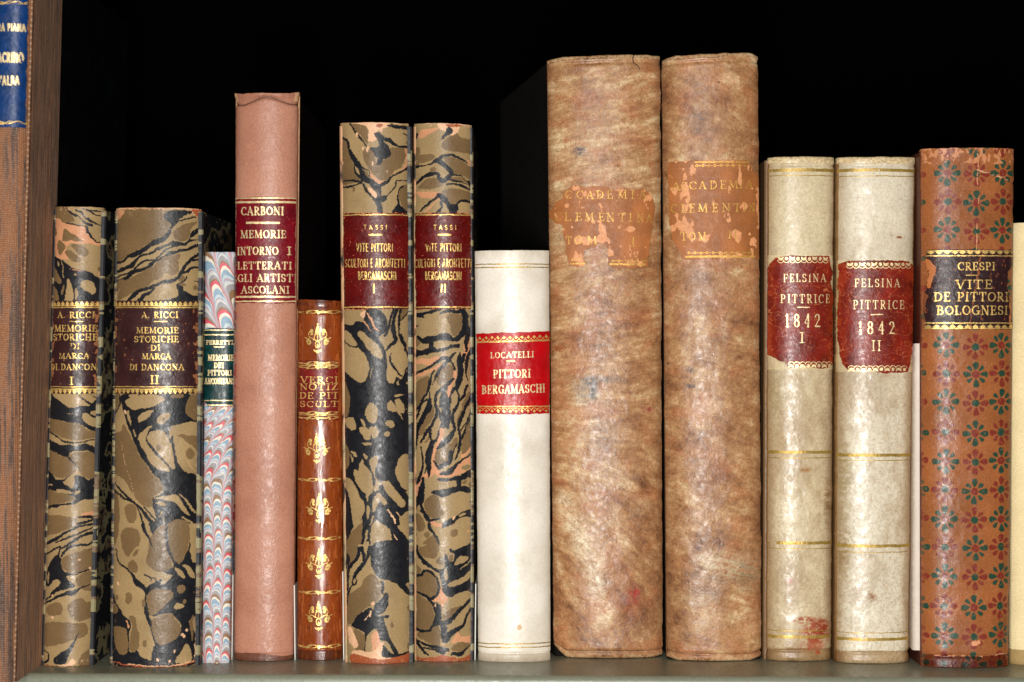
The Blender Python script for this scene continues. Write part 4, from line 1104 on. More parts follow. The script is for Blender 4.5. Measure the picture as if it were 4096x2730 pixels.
# the cloth that turns over on to the board
V, C = [], []
zz, yy = np.linspace(0, 1, 700), np.linspace(0, 1, 60)
vv, dd = np.meshgrid(zz, yy, indexing='ij')
x = (b.xr(vv) - CX) * b.kx + 0.0006
z = ZS + (b.ztop(1) - ZS) * vv
yv = b.yref + b.b + 0.0004 + dd * 0.052
P3 = np.stack([x, yv, z], -1)
q = np.arange(700 * 60).reshape(700, 60)
cc = cloth_paint(dd * 480 + 300, vv * 2900, vv, vv)
cc = cc * .55 + np.array((206, 168, 142.)) * .45  # same cloth painted lighter to make up for the grazing light here
cc *= (.72 + .56 * fbm(dd * 480 / 5, vv * 2900 / 90, 77, 3))[..., None]
side = mk_mesh('cloth_turn_in', P3.reshape(-1, 3), np.stack([q[:-1, :-1], q[:-1, 1:], q[1:, 1:], q[1:, :-1]], -1).reshape(-1, 4), M['cloth'], b.root, cc.reshape(-1, 3), True, b.o)


zz = np.linspace(0, 1, 500)
V, F, ncol = [], [], []
for i, q_ in enumerate(zz):
    x0_ = float((b.xr(np.array(q_)) - CX) * b.kx)
    z0_ = float(b.zb + (b.ztop(1) - b.zb) * q_)
    for a_ in np.linspace(0, 2 * np.pi, 8, endpoint=False):
        V.append((x0_ - .0002 + .0005 * math.cos(a_), b.yref + b.b - .0004 + .0005 * math.sin(a_), z0_))
        ncol.append((186, 150, 122) if (i % 4 == 0) else (132, 96, 70))
for i in range(499):
    for k in range(8):
        F.append((i * 8 + k, i * 8 + (k + 1) % 8, (i + 1) * 8 + (k + 1) % 8, (i + 1) * 8 + k))
mk_mesh('joint_ridge', np.array(V), np.array(F), M['cloth'], b.root, np.array(ncol, dtype=float), True, b.o)


def blue(P):
    P.c[:] = (14, 52, 104)
    P.c *= (.85 + .3 * fbm(P.X / 30, P.Y / 30, 8, 3))[..., None]


lab = b.patch('title_label', -45, 118, -60, 511, M['label'], blue, [(-45, -60), (118, -60), (113, 60), (105, 400), (102, 511), (-60, 511)], res=1.4)


def g(P):
    text(P, "LARA PIANA", -26, 106, 97, 124, T=.22, t=.16, serif=False)
    text(P, "MACRINO", -20, 97, 213, 249, T=.2, t=.15, serif=False)
    text(P, "D'ALBA", -5, 84, 306, 340, T=.2, t=.15, serif=False)


child_of(b.patch('gilt_lettering', -40, 110, 80, 350, M['pale_gold'], None, None, g, 0.00042, .8, wear=.25), lab)


def g(P):
    rule(P, 22, 67, 151, 4)
    for y in (11, 491):
        xs = np.linspace(-42, 112, 40)
        P.line(None, [(x, y + 5 * math.sin(x / 11.), 5 + 4 * math.cos(x / 22.)) for x in xs], False, True, .6, .6)
        P.line(None, [(x, y - 5 * math.sin(x / 11. + 1), 3.5) for x in xs], False, True, .6, .6)


gilt(b, 'gilt_border', -44, 112, [(-10, 40), (460, 505)], M['gold'], g, lab, .9, wear=.2)

# ------------------------------------------------------------------ 2, 3 the two marbled volumes with dark labels
def dark_label(P, base=(56, 30, 30)):
    P.c[:] = base
    n = fbm(P.X / 40, P.Y / 60, 4, 4)
    P.c *= (.75 + .5 * n)[..., None]
    k = fbm(P.X / 6, P.Y / 9, 14, 3) > .80
    P.c[k] = (98, 52, 36)


def ricci_label(bk, x0, x1, lines, edge, seed):
    def outl():
        pts = []
        for x in np.linspace(x0, x1, 12):
            pts.append((x, 1204))
        for x in np.linspace(x1 - edge, x0 - edge * .8, 12):
            pts.append((x, 1577))
        return pts

    def paint(P):
        dark_label(P)
        fr = np.minimum(P.X - (x0 - edge * .4), (x1 - edge * .5) - P.X)
        k = (fbm(P.X / 9, P.Y / 16, seed, 3) > .42 + .02 * np.clip(fr, 0, 20))
        P.c[k] = (150, 96, 62)
    lab = bk.patch('title_label', x0 - edge, x1 + 1, 1202, 1578, M['label'], paint, outl(), res=1.1, seed=seed)

    def g(P):
        for s, a, b_, y0, y1 in lines:
            text(P, s, a, b_, y0, y1, T=.20, t=.11, wob=.5)
    child_of(bk.patch('gilt_lettering', x0 - edge, x1, 1240, 1545, M['gold'], None, None, g, 0.00042, .75, wear=.22, seed=seed), lab)

    def g(P):
        teeth(P, x0 - 2, x1 - 2, 1206, 1226, 18.5, True)
        rule(P, x0 - 2, x1 - 3, 1231, 4)
        rule(P, x0 - edge * .8, x1 - edge, 1548, 4)
        teeth(P, x0 - edge, x1 - edge, 1555, 1577, 18.5, False)
        m = lines[0]
        c = .5 * (m[1] + m[2]) + 4
        rule(P, c - 24, c + 24, 1287, 4.5)
    gilt(bk, ['gilt_border', 'gilt_dash', 'gilt_border'], x0 - edge, x1 - 1, [(1203, 1240), (1280, 1295), (1540, 1578)], M['gold'], g, lab, .8, wear=.15, seed=seed + 1)


b = Book('marbled_book', 'narrower brown and black marbled book lettered volume I, beside the tall cloth book', 'book',
         (217, 826), (412, 829), (363, 2664), (167, 2660), 2668, b=0.0055, p=2.0, depth=0.135, jit=(2.0, 1.6), seed=21)
b.spine(marbled(ricci_one, 31), M['marble'], 1.5)
b.boards(M['cover_marble'], outL=3, outR=12, y0=-0.0012)
ricci_label(b, 216, 396, [("A. RICCI", 238, 380, 1249, 1272), ("MEMORIE", 225, 389, 1302, 1326), ("STORICHE", 219, 390, 1337, 1361), ("DI", 290, 326, 1376, 1397), ("MARCA", 245, 361, 1414, 1435), ("DI DANCON", 207, 386, 1457, 1480), ("I", 287, 301, 1509, 1538)], 12, 33)

b = Book('marbled_book', 'wider brown and black marbled book with a dark label lettered volume II', 'book',
         (462, 829), (801, 833), (787, 2668), (440, 2664), 2671, b=0.0078, p=2.0, depth=0.10, jit=(2.4, 1.8), seed=22)
b.spine(marbled(ricci_two, 41), M['marble'], 1.6)
b.boards(M['cover_marble'], outL=4, outR=11, y0=-0.0012)
ricci_label(b, 460, 791, [("A. RICCI", 577, 718, 1249, 1272), ("MEMORIE", 556, 720, 1311, 1333), ("STORICHE", 547, 720, 1346, 1369), ("DI", 613, 649, 1381, 1403), ("MARCA", 579, 692, 1416, 1437), ("DI DANCONA", 528, 741, 1458, 1481), ("II", 612, 644, 1503, 1536)], 3, 43)

# ------------------------------------------------------------------ 4 slim combed-paper book
def comb_paint(X, Y, u, v):
    c = np.zeros(X.shape + (3,))
    up = sstep(1330, 1300, Y)
    lean = np.interp(Y, [1000, 1310, 1330, 1640, 1790, 1930, 2000, 2660], [-0.75, -0.35, .9, .9, .55, -.12, 0.03, 0.0])
    base = np.interp(Y, [1000, 1310, 1330, 1640, 1790, 1930, 2000, 2660], [0, 0, 0, 0, 0, 0, 0, 0])
    sw = 34 * (fbm(X / 70, Y / 120, 61, 3) - .5)
    acc = np.interp(Y, [1000, 1310], [120, 0]) * (Y < 1320) - np.interp(Y, [1620, 1790, 1930], [190, 55, 0]) * (Y >= 1320)
    xx = X + sw + acc * np.where(Y < 1320, .8, 1.0)
    w = np.where(Y < 1320, 66., 39.)
    ph = (xx - 812) / w
    col = np.floor(ph)
    f = ph - col - .5
    per = np.where(Y < 1320, 112., 66.)
    big = fbm(X / 45, Y / 70, 66, 3)
    yy = Y + 26 * (big - .5)
    arch = 1.15 * (1 - np.sqrt(np.clip(1 - (1.96 * f) ** 2, 0, 1))) + 1.5 * np.clip(np.abs(f) - .33, 0, 1) ** 1.2 * 3
    t = yy / per - hash2(col, col * 0, 5) * .7 - arch * np.where(Y < 1320, .62, .62)
    k = np.floor(t)
    f2 = t - k
    r1, r2, r3 = hash2(k, col, 71), hash2(k, col, 72), hash2(k, col, 73)
    pal = [np.array(q, dtype=float) for q in ((144, 170, 188), (220, 92, 108), (236, 226, 206), (146, 172, 190), (200, 210, 212), (160, 156, 158), (212, 212, 206), (138, 162, 180), (150, 112, 80))]
    edges = [.10 + .06 * r1, .24 + .05 * r2, .44 + .06 * r3, .54 + .06 * r1, .62 + .04 * r2, .74 + .04 * r3, .82, .93]
    order = [1, 2, 3, 4, 3, 6, 5, 5]
    c[:] = pal[8]
    for i in range(len(edges) - 1, -1, -1):
        c[f2 < edges[i]] = pal[order[i]]
    kk = (f2 < edges[0]) & (r3 > .72)
    c[kk] = pal[8]
    kk = (f2 > edges[3] + .03) & (f2 < edges[3] + .06)
    c[kk] = (214, 150, 158)
    s = sstep(.36, .5, np.abs(f))[..., None]
    mixc = np.array((204, 146, 154.))
    c = c * (1 - .75 * s) + mixc * .75 * s
    fl = fbm(X / 12, Y / 90, 79, 3)[..., None]
    c = c * (.90 + .16 * fl)
    ed = (np.minimum(u, 1 - u) < .02)
    c[ed] *= .85
    return c


b = Book('combed_paper_book', 'slim book in blue, white and red combed paper with a green label', 'book',
         (821, 1009), (938, 1009), (917, 2652), (809, 2652), 2655, b=0.0018, p=3.0, depth=0.125, jit=(.8, .8), seed=23)
b.spine(comb_paint, M['comb'], 1.2)
b.boards(mk('cover_combed', rough=.5, ramp=(160, [(0.0, (120, 150, 170)), (.45, (210, 204, 190)), (.55, (190, 70, 86)), (.62, (130, 140, 146))], 'CONSTANT'), gscale=(.3, .3, 1)), inset=0.0002, th=0.0018)


def green(P):
    P.c[:] = (8, 45, 45)
    P.c *= (.7 + .6 * fbm(P.X / 18, P.Y / 18, 9, 3))[..., None]
    k = fbm(P.X / 7, P.Y / 7, 19, 3) > .76
    P.c[k] = (40, 92, 74)


lab = b.patch('title_label', 816, 940, 1311, 1630, M['label'], green, [(821, 1316), (860, 1312), (910, 1314), (938, 1316), (937, 1500), (936, 1600), (926, 1628), (834, 1628), (818, 1604), (819, 1450)], res=1.0)


def g(P):
    text(P, "FERRETTI", 828, 930, 1363, 1378, T=.30, t=.2)
    text(P, "MEMORIE", 835, 933, 1421, 1442, T=.24, t=.15)
    text(P, "DEI", 859, 896, 1452, 1472, T=.24, t=.15)
    text(P, "PITTORI", 834, 925, 1482, 1502, T=.24, t=.15)
    text(P, "ANCONITANI", 822, 933, 1515, 1536, T=.24, t=.15)


child_of(b.patch('gilt_lettering', 819, 936, 1355, 1545, M['pale_gold'], None, None, g, 0.00042, .6, wear=.2), lab)


def g(P):
    rule(P, 823, 935, 1321, 5)
    rule(P, 823, 936, 1340, 6)
    rule(P, 822, 932, 1603, 5)
    rule(P, 835, 928, 1622, 6)
    rule(P, 859, 897, 1389, 5)


gilt(b, ['gilt_rule', 'gilt_dash', 'gilt_rule'], 819, 937, [(1314, 1350), (1380, 1398), (1596, 1628)], M['pale_gold'], g, lab, .7, wear=.1)

# ------------------------------------------------------------------ 5 tall pink-brown leather book
def plain(base, dark, amt=.35, seed=1, edge=(0.05, .25), specks=0, scale=120, streak=None):
    base, dark = np.array(base, dtype=float), np.array(dark, dtype=float)

    def paint(X, Y, u, v):
        n = fbm(X / scale, Y / scale, seed, 5)
        if streak:
            n = .5 * n + .5 * fbm(X / streak[0], Y / streak[1], seed + 2, 4)
        t = (sstep(.35, .75, n) * amt)[..., None]
        c = base * (1 - t) + dark * t
        e = np.minimum(np.minimum(u, 1 - u) / edge[0], np.minimum(v, 1 - v) * 40)
        w = fbm(X / 14, Y / 30, seed + 4, 4)
        t = (np.clip(1 - e, 0, 1) * w * edge[1] * 2)[..., None]
        c = c * (1 - t) + dark * t
        if specks:
            k = fbm(X / 3.4, Y / 3.4, seed + 6, 2) > specks
            c[k] = c[k] * .55 + dark * .25
        return c
    return paint


def pink_paint(X, Y, u, v):
    c = plain((186, 130, 106), (152, 99, 78), .32, 81, (.04, .5), .88)(X, Y, u, v)
    # folded head and bruised tail
    k = ((1 - v) * 2270 < 34 + 14 * np.sin(u * 7 + 1)) & ((1 - v) * 2270 > 28 + 14 * np.sin(u * 7 + 1))
    c[k] = c[k] * .6
    k = v * 2270 < 26 + 8 * np.sin(u * 5)
    c[k] = c[k] * np.array((.62, .55, .5))
    tip = (np.minimum(u, 1 - u) < .05) & (v > .985)
    c[tip] = (206, 160, 120)
    hd = np.exp(-(((1 - v) * 2270 - 30 - 14 * np.sin(u * 7 + 1)) / 7.) ** 2)
    off = -0.0007 * hd + 0.0006 * sstep(26, 6, (1 - v) * 2270) - .0003 * np.exp(-((v * 2270 - 26) / 6.) ** 2)
    return c, off


b = Book('leather_book', 'tall smooth pinkish brown leather book with a crimson label', 'book',
         (942, 374), (1190, 372), (1172, 2644), (936, 2644), 2647, b=0.0056, p=2.1, depth=0.15, jit=(3.6, 1.0), seed=24, corner=(-7, -9, 3, 3))
b.spine(pink_paint, M['pink_leather'], 1.8)
b.boards(M['cover_pink'], M['cover_brown_shaded'], inset=0.0003, y0=0.0012)


def crimson(P, base=(116, 12, 26)):
    P.c[:] = base
    P.c *= (.8 + .4 * fbm(P.X / 50, P.Y / 50, 29, 3))[..., None]
    k = fbm(P.X / 5, P.Y / 7, 39, 3) > .80
    P.c[k] = (178, 82, 66)


lab = b.patch('title_label', 942, 1186, 786, 1216, M['label'], crimson, [(947, 790), (1050, 787), (1181, 794), (1179, 1000), (1177, 1213), (1100, 1216), (946, 1212), (945, 1000)], res=1.0)


def g(P):
    for s, a, b_, y0, y1 in (("CARBONI", 969, 1137, 829, 860), ("MEMORIE", 967, 1146, 923, 952), ("INTORNO", 953, 1116, 989, 1019), ("I", 1149, 1165, 989, 1019), ("LETTERATI", 954, 1166, 1049, 1077), ("EGLI ARTISTI", 932, 1184, 1098, 1127), ("ASCOLANI", 970, 1157, 1146, 1174)):
        text(P, s, a, b_, y0, y1, T=.21, t=.10)


child_of(b.patch('gilt_lettering', 946, 1178, 815, 1186, M['pale_gold'], None, None, g, 0.00042, .75, wear=.08), lab)


def g(P):
    for y, w in ((793, 6), (809, 9), (1188, 8), (1206, 6)):
        rule(P, 945, 1180, y, w)
    rule(P, 993, 1118, 892, 9)


gilt(b, ['gilt_rule', 'gilt_dash', 'gilt_rule'], 944, 1181, [(786, 820), (880, 904), (1180, 1214)], M['pale_gold'], g, lab, .8, wear=.06)

# ------------------------------------------------------------------ 6 small polished calf book
def calf_paint(X, Y, u, v):
    n = fbm(X / 60, Y / 200, 91, 4)[..., None]
    c = np.array((150, 72, 26.)) * (1 - n) + np.array((112, 46, 16.)) * n
    c = c * 1.04
    st = fbm(X / 6, Y / 60, 93, 3)
    e = np.minimum(u, 1 - u)
    k = (st > .60 + .5 * np.clip(e - .03, 0, .3))
    c[k] = c[k] * .5 + np.array((196, 112, 58)) * .5
    k = (fbm(X / 5, Y / 12, 97, 3) > .75)
    c[k] = c[k] * .7
    k = ((1 - v) * 1445 < 56)
    c[k] = c[k] * .8 + np.array((60, 22, 12)) * .15
    t = (sstep(.45, .7, fbm(X / 16, Y / 16, 98, 3)) * sstep(60, 10, (1 - v) * 1445))[..., None]
    c = c * (1 - t * .6) + np.array((60, 24, 14)) * t * .6
    k = v * 1445 < 40
    c[k] = c[k] * .7
    off = 0.0005 * np.exp(-(((1 - v) * 1445 - 20) / 16.) ** 2) - 0.0004 * np.exp(-(((1 - v) * 1445 - 52) / 6.) ** 2) - .0004 * np.exp(-((v * 1445 - 44) / 6.) ** 2)
    return c, off


b = Book('calf_book', 'short glossy chestnut calf book tooled with gilt flower sprigs', 'book',
         (1189, 1198), (1367, 1204), (1369, 2640), (1188, 2640), 2643, b=0.0058, p=2.2, depth=0.11, jit=(2.5, 1.2), seed=25)
b.spine(calf_paint, M['calf'], 1.5)
b.boards(M['cover_calf'], inset=0.0003)


def red_lab(P):
    crimson(P, (112, 28, 24))


lab = b.patch('title_label', 1196, 1354, 1440, 1684, M['label'], red_lab, [(1200, 1443), (1351, 1443), (1352, 1682), (1199, 1682)], res=1.0)


def g(P):
    for s, a, b_, y0, y1 in (("VERCI", 1206, 1351, 1508, 1532), ("NOTIZ", 1203, 1352, 1536, 1560), ("DE PIT", 1203, 1354, 1571, 1595), ("SCULT", 1204, 1352, 1606, 1628)):
        text(P, s, a, b_, y0, y1, T=.20, t=.11)


child_of(b.patch('gilt_lettering', 1201, 1351, 1500, 1634, M['gold'], None, None, g, 0.00042, .6, wear=.18), lab)


def ribbon(P, x0, x1, y, amp=5, w=7):
    xs = np.linspace(x0, x1, 60)
    L_ = (x1 - x0)
    P.line(None, [(x, y + amp * math.sin((x - x0) / L_ * 4 * math.pi), w * (.65 + .35 * math.cos((x - x0) / L_ * 8 * math.pi))) for x in xs], False, True, .6, .8)
    P.line(None, [(x, y + 3 - amp * .8 * math.sin((x - x0) / L_ * 4 * math.pi + .6), 3) for x in xs], False, True, .6, .8)
    for f in (.22, .5, .8):
        P.ell(None, x0 + f * L_, y + 6, 5, 4, 0, True, .6)


def g(P):
    for y in (1452, 1468, 1652, 1671):
        ribbon(P, 1201, 1350, y, 4, 7)
    for y in (1462, 1661):
        rule(P, 1201, 1350, y, 3.5)


gilt(b, 'gilt_border', 1199, 1352, [(1441, 1490), (1636, 1684)], M['gold'], g, lab, .7, wear=.2)


def sprig(P, cx, cy):
    def ln(pts, w):
        P.line(None, [(cx + x, cy + y, w) for x, y in pts], True, True, .4, .5)
    ln([(0, 8), (0, -18), (0, -52)], 3)
    for k, y in enumerate(range(-44, -10, 6)):
        w = 4 + k * 1.4
        ln([(-w, y + 2), (0, y - 2), (w, y + 2)], 3.4)
    P.ell(None, 0 + cx, cy - 54, 3, 5, 0, True, .4)
    a = np.linspace(0, 2 * np.pi, 14)
    P.line(None, [(cx + 9 * math.cos(q), cy + 27 + 13 * math.sin(q), 3.4) for q in a], False, True, .4, .5)
    P.ell(None, cx, cy + 31, 3.5, 6, 0, True, .4)
    for s in (-1, 1):
        ln([(0, 14), (s * 12, 8), (s * 28, 0), (s * 38, 4), (s * 52, -1)], 3.6)
        ln([(s * 12, 8), (s * 12, -4), (s * 8, -12)], 3)
        ln([(s * 28, 1), (s * 36, -10), (s * 32, -24), (s * 24, -20)], 3.4)
        P.ell(None, cx + s * 24, cy - 27, 7.5, 8.5, 0, True, .8)
        P.ell(None, cx + s * 23, cy - 14, 5.5, 5.5, 0, True, .8)
        P.ell(None, cx + s * 35, cy + 14, 11, 8.5, -s * .5, True, .8)
        P.ell(None, cx + s * 32, cy + 22, 8.5, 8, 0, True, .8)
        P.ell('erase', cx + s * 34, cy + 18, 5, 1.4, s * .7, True, .3)
        P.ell(None, cx + s * 8, cy + 52, 8, 4, -s * .5, True, .6)
    P.ell(None, cx, cy + 55, 4, 8, 0, True, .5)


for cx, cy in ((1274, 1352), (1270, 1792), (1280, 2031), (1279, 2254), (1278, 2462)):
    b.patch('gilt_flower_sprig', cx - 58, cx + 58, cy - 64, cy + 68, M['gold'], None, None, lambda P, cx=cx, cy=cy: sprig(P, cx, cy), 0.00012, .6, wear=.16, seed=int(cy))
for y in (1247, 1919, 2153, 2369, 2586):
    b.patch('gilt_band', 1194, 1362, y - 16, y + 18, M['gold'], None, None, lambda P, y=y: ribbon(P, 1196, 1360, y, 5, 8), 0.00012, .7, wear=.28, seed=int(y))

# ------------------------------------------------------------------ 7, 8 the pair of tall marbled volumes with red labels
def tassi_label(bk, x0, x1, lines, xc, seed):
    def paint(P):
        crimson(P, (92, 12, 10))
        fr = np.minimum(np.minimum(P.X - x0, x1 - P.X), np.minimum(P.Y - 852, 1238 - P.Y))
        k = fbm(P.X / 8, P.Y / 8, seed, 3) > .50 + .05 * np.clip(fr, 0, 12)
        P.c[k] = (198, 120, 74)
    lab = bk.patch('title_label', x0 - 2, x1 + 2, 849, 1241, M['label'], paint, [(x0, 852), (x1 - 14, 851), (x1, 868), (x1 - 1, 1050), (x1 + 1, 1236), (x0 + 4, 1239), (x0 + 1, 1000)], res=1.1, seed=seed)

    def g(P):
        for s, a, b_, y0, y1, T in lines:
            text(P, s, a, b_, y0, y1, T=T, t=T * .8, serif=False, wob=.5, track=.6 if s == 'TASSI' else .15)
    child_of(bk.patch('gilt_lettering', x0, x1, 890, 1180, M['gold'], None, None, g, 0.00042, .65, wear=.24, seed=seed + 2), lab)

    def g(P):
        rule(P, x0 + 1, x1 - 4, 860, 5)
        rule(P, x0 + 4, x1 - 2, 1229, 5)
        rule(P, xc - 23, xc + 23, 940, 8)
    gilt(bk, ['gilt_rule', 'gilt_dash', 'gilt_rule'], x0, x1, [(850, 872), (930, 950), (1220, 1240)], M['gold'], g, lab, .8, wear=.14, seed=seed + 3)


b = Book('marbled_book', 'tall marbled book with a red label lettered I, beside the short calf book', 'book',
         (1362, 489), (1634, 491), (1644, 2655), (1382, 2655), 2658, b=0.0064, p=2.0, depth=0.14, jit=(2.6, 1.8), seed=26)
b.spine(marbled(tassi_one, 51), M['marble'], 1.55)
b.boards(M['cover_worn'], M['cover_marble'], outL=4, outR=12, y0=-0.001)
tassi_label(b, 1375, 1633, [("TASSI", 1458, 1551, 902, 919, .17), ("VITE PITTORI", 1429, 1573, 976, 1006, .12), ("SCULTORI E ARCHITETTI", 1384, 1619, 1037, 1069, .11), ("BERGAMASCHI", 1436, 1586, 1088, 1119, .13), ("I", 1494, 1505, 1138, 1170, .2)], 1505, 53)

b = Book('marbled_book', 'tall marbled book with a red label lettered II, left of the white vellum book', 'book',
         (1657, 491), (1886, 497), (1889, 2645), (1659, 2645), 2649, b=0.0058, p=2.0, depth=0.14, jit=(3.0, 1.6), seed=27)
b.spine(marbled(tassi_two, 57), M['marble'], 1.5)
b.boards(M['cover_worn'], M['cover_marble'], outL=2, outR=6, y0=-0.001)
tassi_label(b, 1661, 1883, [("TASSI", 1736, 1826, 902, 919, .17), ("VITE PITTORI", 1704, 1846, 976, 1006, .12), ("SCULTORI E ARCHITETTI", 1652, 1884, 1037, 1069, .11), ("BERGAMASCHI", 1703, 1846, 1088, 1119, .13), ("II", 1763, 1786, 1138, 1170, .2)], 1780, 59)

# ------------------------------------------------------------------ 9 white vellum book
def white_paint(X, Y, u, v):
    c = plain((234, 225, 210), (198, 184, 162), .45, 101, (.05, .5), 0, 150)(X, Y, u, v)
    k = np.hypot((X - 2077) / 10, (Y - 2510) / 11) < 1 + .4 * (fbm(X / 5, Y / 5, 3, 2) - .5)
    c[k] = (205, 160, 110)
    k = v * 1650 < 34
    c[k] = c[k] * np.array((.86, .83, .79))
    return c, -.0003 * np.exp(-((v * 1650 - 34) / 5.) ** 2)


b = Book('vellum_book', 'short clean white vellum book with a bright red label', 'book',
         (1899, 1003), (2197, 1001), (2202, 2646), (1913, 2646), 2650, b=0.0060, p=2.2, depth=0.085, jit=(1.0, .8), seed=28)
b.spine(white_paint, M['white_vellum'], 1.8)
b.boards(M['cover_cream'], inset=0.0003, dxR=-0.013)


def red(P):
    P.c[:] = (184, 8, 16)
    P.c *= (.85 + .25 * fbm(P.X / 60, P.Y / 60, 44, 3))[..., None]


lab = b.patch('title_label', 1904, 2199, 1322, 1662, M['label'], red, [(1908, 1336), (2050, 1331), (2197, 1327), (2197, 1500), (2196, 1656), (2050, 1658), (1910, 1657), (1909, 1500)], res=1.1)


def g(P):
    text(P, "LOCATELLI", 1963, 2134, 1409, 1431, T=.20, t=.10, slope=-.028)
    text(P, "PITTORI", 1974, 2121, 1480, 1511, T=.19, t=.09, slope=-.02)
    text(P, "BERGAMASCHI", 1930, 2177, 1541, 1573, T=.19, t=.09, slope=-.028)


child_of(b.patch('gilt_lettering', 1915, 2190, 1395, 1585, M['pale_gold'], None, None, g, 0.00042, .7, wear=.08), lab)


def g(P):
    arcs_border(P, 1911, 2194, 1342, 1364, 24, True, -.028)
    rule(P, 1910, 2196, 1367, 5, -.028)
    rule(P, 1911, 2196, 1627, 5, 0)
    arcs_border(P, 1911, 2194, 1633, 1653, 24, False, 0)
    rule(P, 2029, 2056, 1445, 7)


gilt(b, ['gilt_border', 'gilt_dash', 'gilt_border'], 1908, 2197, [(1328, 1380), (1438, 1452), (1615, 1657)], M['gold'], g, lab, .7, wear=.12)
for ys in ((1057, 1070), (2577, 2592)):
    b.patch('gilt_band', 1901, 2200, ys[0] - 8, ys[1] + 8, M['dull_gold'], None, None, lambda P, ys=ys: [rule(P, 1900, 2201, y, 5, -.004) for y in ys], 0.00012, .9, wear=.12)

# ------------------------------------------------------------------ 10, 11 the two big mottled leather volumes
def big_paint(seed, ang, H, marks, lift=(0, 0, 0, 0, 0), wt=(.38, .32, .18, .12)):
    def paint(X, Y, u, v):
        th = np.interp(Y, [200, 900, 1500, 2100, 2600], ang)
        cx, cy = X - 2500, Y - 1300
        # streaks follow a slowly turning direction
        lx = cx * np.cos(th) + cy * np.sin(th)
        ly = -cx * np.sin(th) + cy * np.cos(th)
        wob = 44 * (fbm(X / 120, Y / 120, seed, 3) - .5)
        s1 = fbm(lx / 120, (ly + wob) / 22, seed + 1, 5, .68)
        s2 = fbm(X / 80, Y / 80, seed + 2, 6, .62)
        s3 = fbm(X / 330, Y / 330, seed + 3, 3)
        s4 = fbm(X / 13, Y / 13, seed + 4, 3)
        n = wt[0] * s1 + wt[1] * s2 + wt[2] * s3 + wt[3] * s4
        A, B_, C_, D_ = np.array((104, 67, 44.)), np.array((154, 106, 69.)), np.array((182, 136, 93.)), np.array((228, 200, 156.))
        n = n + np.interp(Y, [200, 700, 1200, 1700, 2600], lift)
        t = np.clip((n - .27) / .42, 0, 1)[..., None]
        c = np.where(t < .35, A + (B_ - A) * (t / .35), np.where(t < .62, B_ + (C_ - B_) * ((t - .35) / .27), C_ + (D_ - C_) * ((t - .62) / .38)))
        red_ = (sstep(.5, .7, fbm(X / 70, Y / 55, seed + 8, 4)) * .35)[..., None]
        c = c * (1 - red_) + np.array((176, 104, 66.)) * red_
        e = np.minimum(u, 1 - u)
        t = (np.clip(1 - e / .06, 0, 1) * fbm(X / 20, Y / 60, seed + 9, 3))[..., None] * .6
        c = c * (1 - t) + np.array((112, 72, 44.)) * t
        for (x, y, rx, ry, col, st) in marks:
            d = np.hypot((X - x) / rx, (Y - y) / ry)
            k = np.clip(1.35 - d, 0, 1) ** 1.3 * sstep(.25, .75, .5 * fbm(lx / 60, ly / 9, seed + 12, 4, .65) + .5 * fbm(X / 8 + x, Y / 8, seed + 13, 4, .65)) * st * 1.1
            k = np.clip(k, 0, 1)
            c = c * (1 - k[..., None]) + np.array(col, dtype=float) * k[..., None]
        k = fbm(X / 4.2, Y / 4.2, seed + 15, 2) > .87
        c[k] = c[k] * .55
        # pale scratches and a dark line under the head cap
        g_ = fbm(X / 3.2, Y / 3.2, seed + 20, 2)
        c = c * (.86 + .28 * g_)[..., None]
        pr = np.abs(vnoise(X / 5.5, Y / 5.5, seed + 21) - .5) < .05
        c[pr] = c[pr] * .93
        top, bot = (1 - v) * H, v * H
        for d_, w_ in ((14, 2.2),):
            k = np.abs(top - d_ - 6 * (fbm(u * 6, u * 0, seed + 30, 2) - .5)) < w_
            c[k] = c[k] * .74
        for d_, w_ in ((32, 2.2),):
            k = np.abs(bot - d_ - 5 * (fbm(u * 5, u * 0, seed + 31, 2) - .5)) < w_
            c[k] = c[k] * .74
        fr = (np.minimum(top, bot) < 10 + 10 * fbm(X / 9, Y / 30, seed + 36, 3)) & (fbm(X / 6, Y / 6, seed + 37, 3) > .45)
        c[fr] = c[fr] * .4 + np.array((214, 180, 136)) * .6
        c = c * .97
        off = -0.0006 * np.exp(-((top - 30) / 9.) ** 2) - 0.0006 * np.exp(-((bot - 30) / 8.) ** 2) + .0005 * (fbm(X / 60, Y / 70, seed + 33, 3) - .5)
        return c, off
    return paint


INK = (52, 58, 70)
m1 = [(2318, 605, 30, 22, (70, 60, 70), .9), (2362, 1525, 34, 22, INK, 1.0), (2372, 1570, 18, 40, INK, .95), (2440, 1520, 60, 14, INK, .7), (2340, 1565, 55, 60, (120, 120, 116), .6), (2410, 1740, 60, 110, (112, 84, 78), .5), (2237, 1395, 26, 18, (140, 66, 30), 1.0),
      (2525, 2390, 36, 60, (168, 58, 50), .7), (2545, 2370, 14, 18, (176, 34, 34), .9), (2590, 1640, 22, 12, (130, 40, 36), .8), (2560, 2500, 60, 120, (120, 84, 66), .45),
      (2255, 2010, 44, 60, (240, 224, 190), .7), (2290, 2090, 46, 66, (240, 224, 190), .85), (2330, 2170, 50, 66, (240, 224, 190), .9), (2372, 2260, 46, 66, (240, 224, 190), .8), (2408, 2340, 36, 60, (238, 220, 186), .6), (2430, 1870, 46, 40, (232, 208, 168), .6), (2500, 1950, 46, 46, (232, 208, 168), .6), (2560, 2030, 40, 46, (232, 208, 168), .5), (2380, 2330, 40, 90, (240, 222, 188), .75), (2350, 2130, 60, 70, (236, 214, 176), .5), (2470, 1900, 80, 60, (228, 200, 160), .45), (2350, 860, 160, 40, (196, 168, 134), .7), (2240, 950, 30, 60, (170, 146, 116), .6), (2420, 700, 120, 30, (228, 200, 154), .6)]
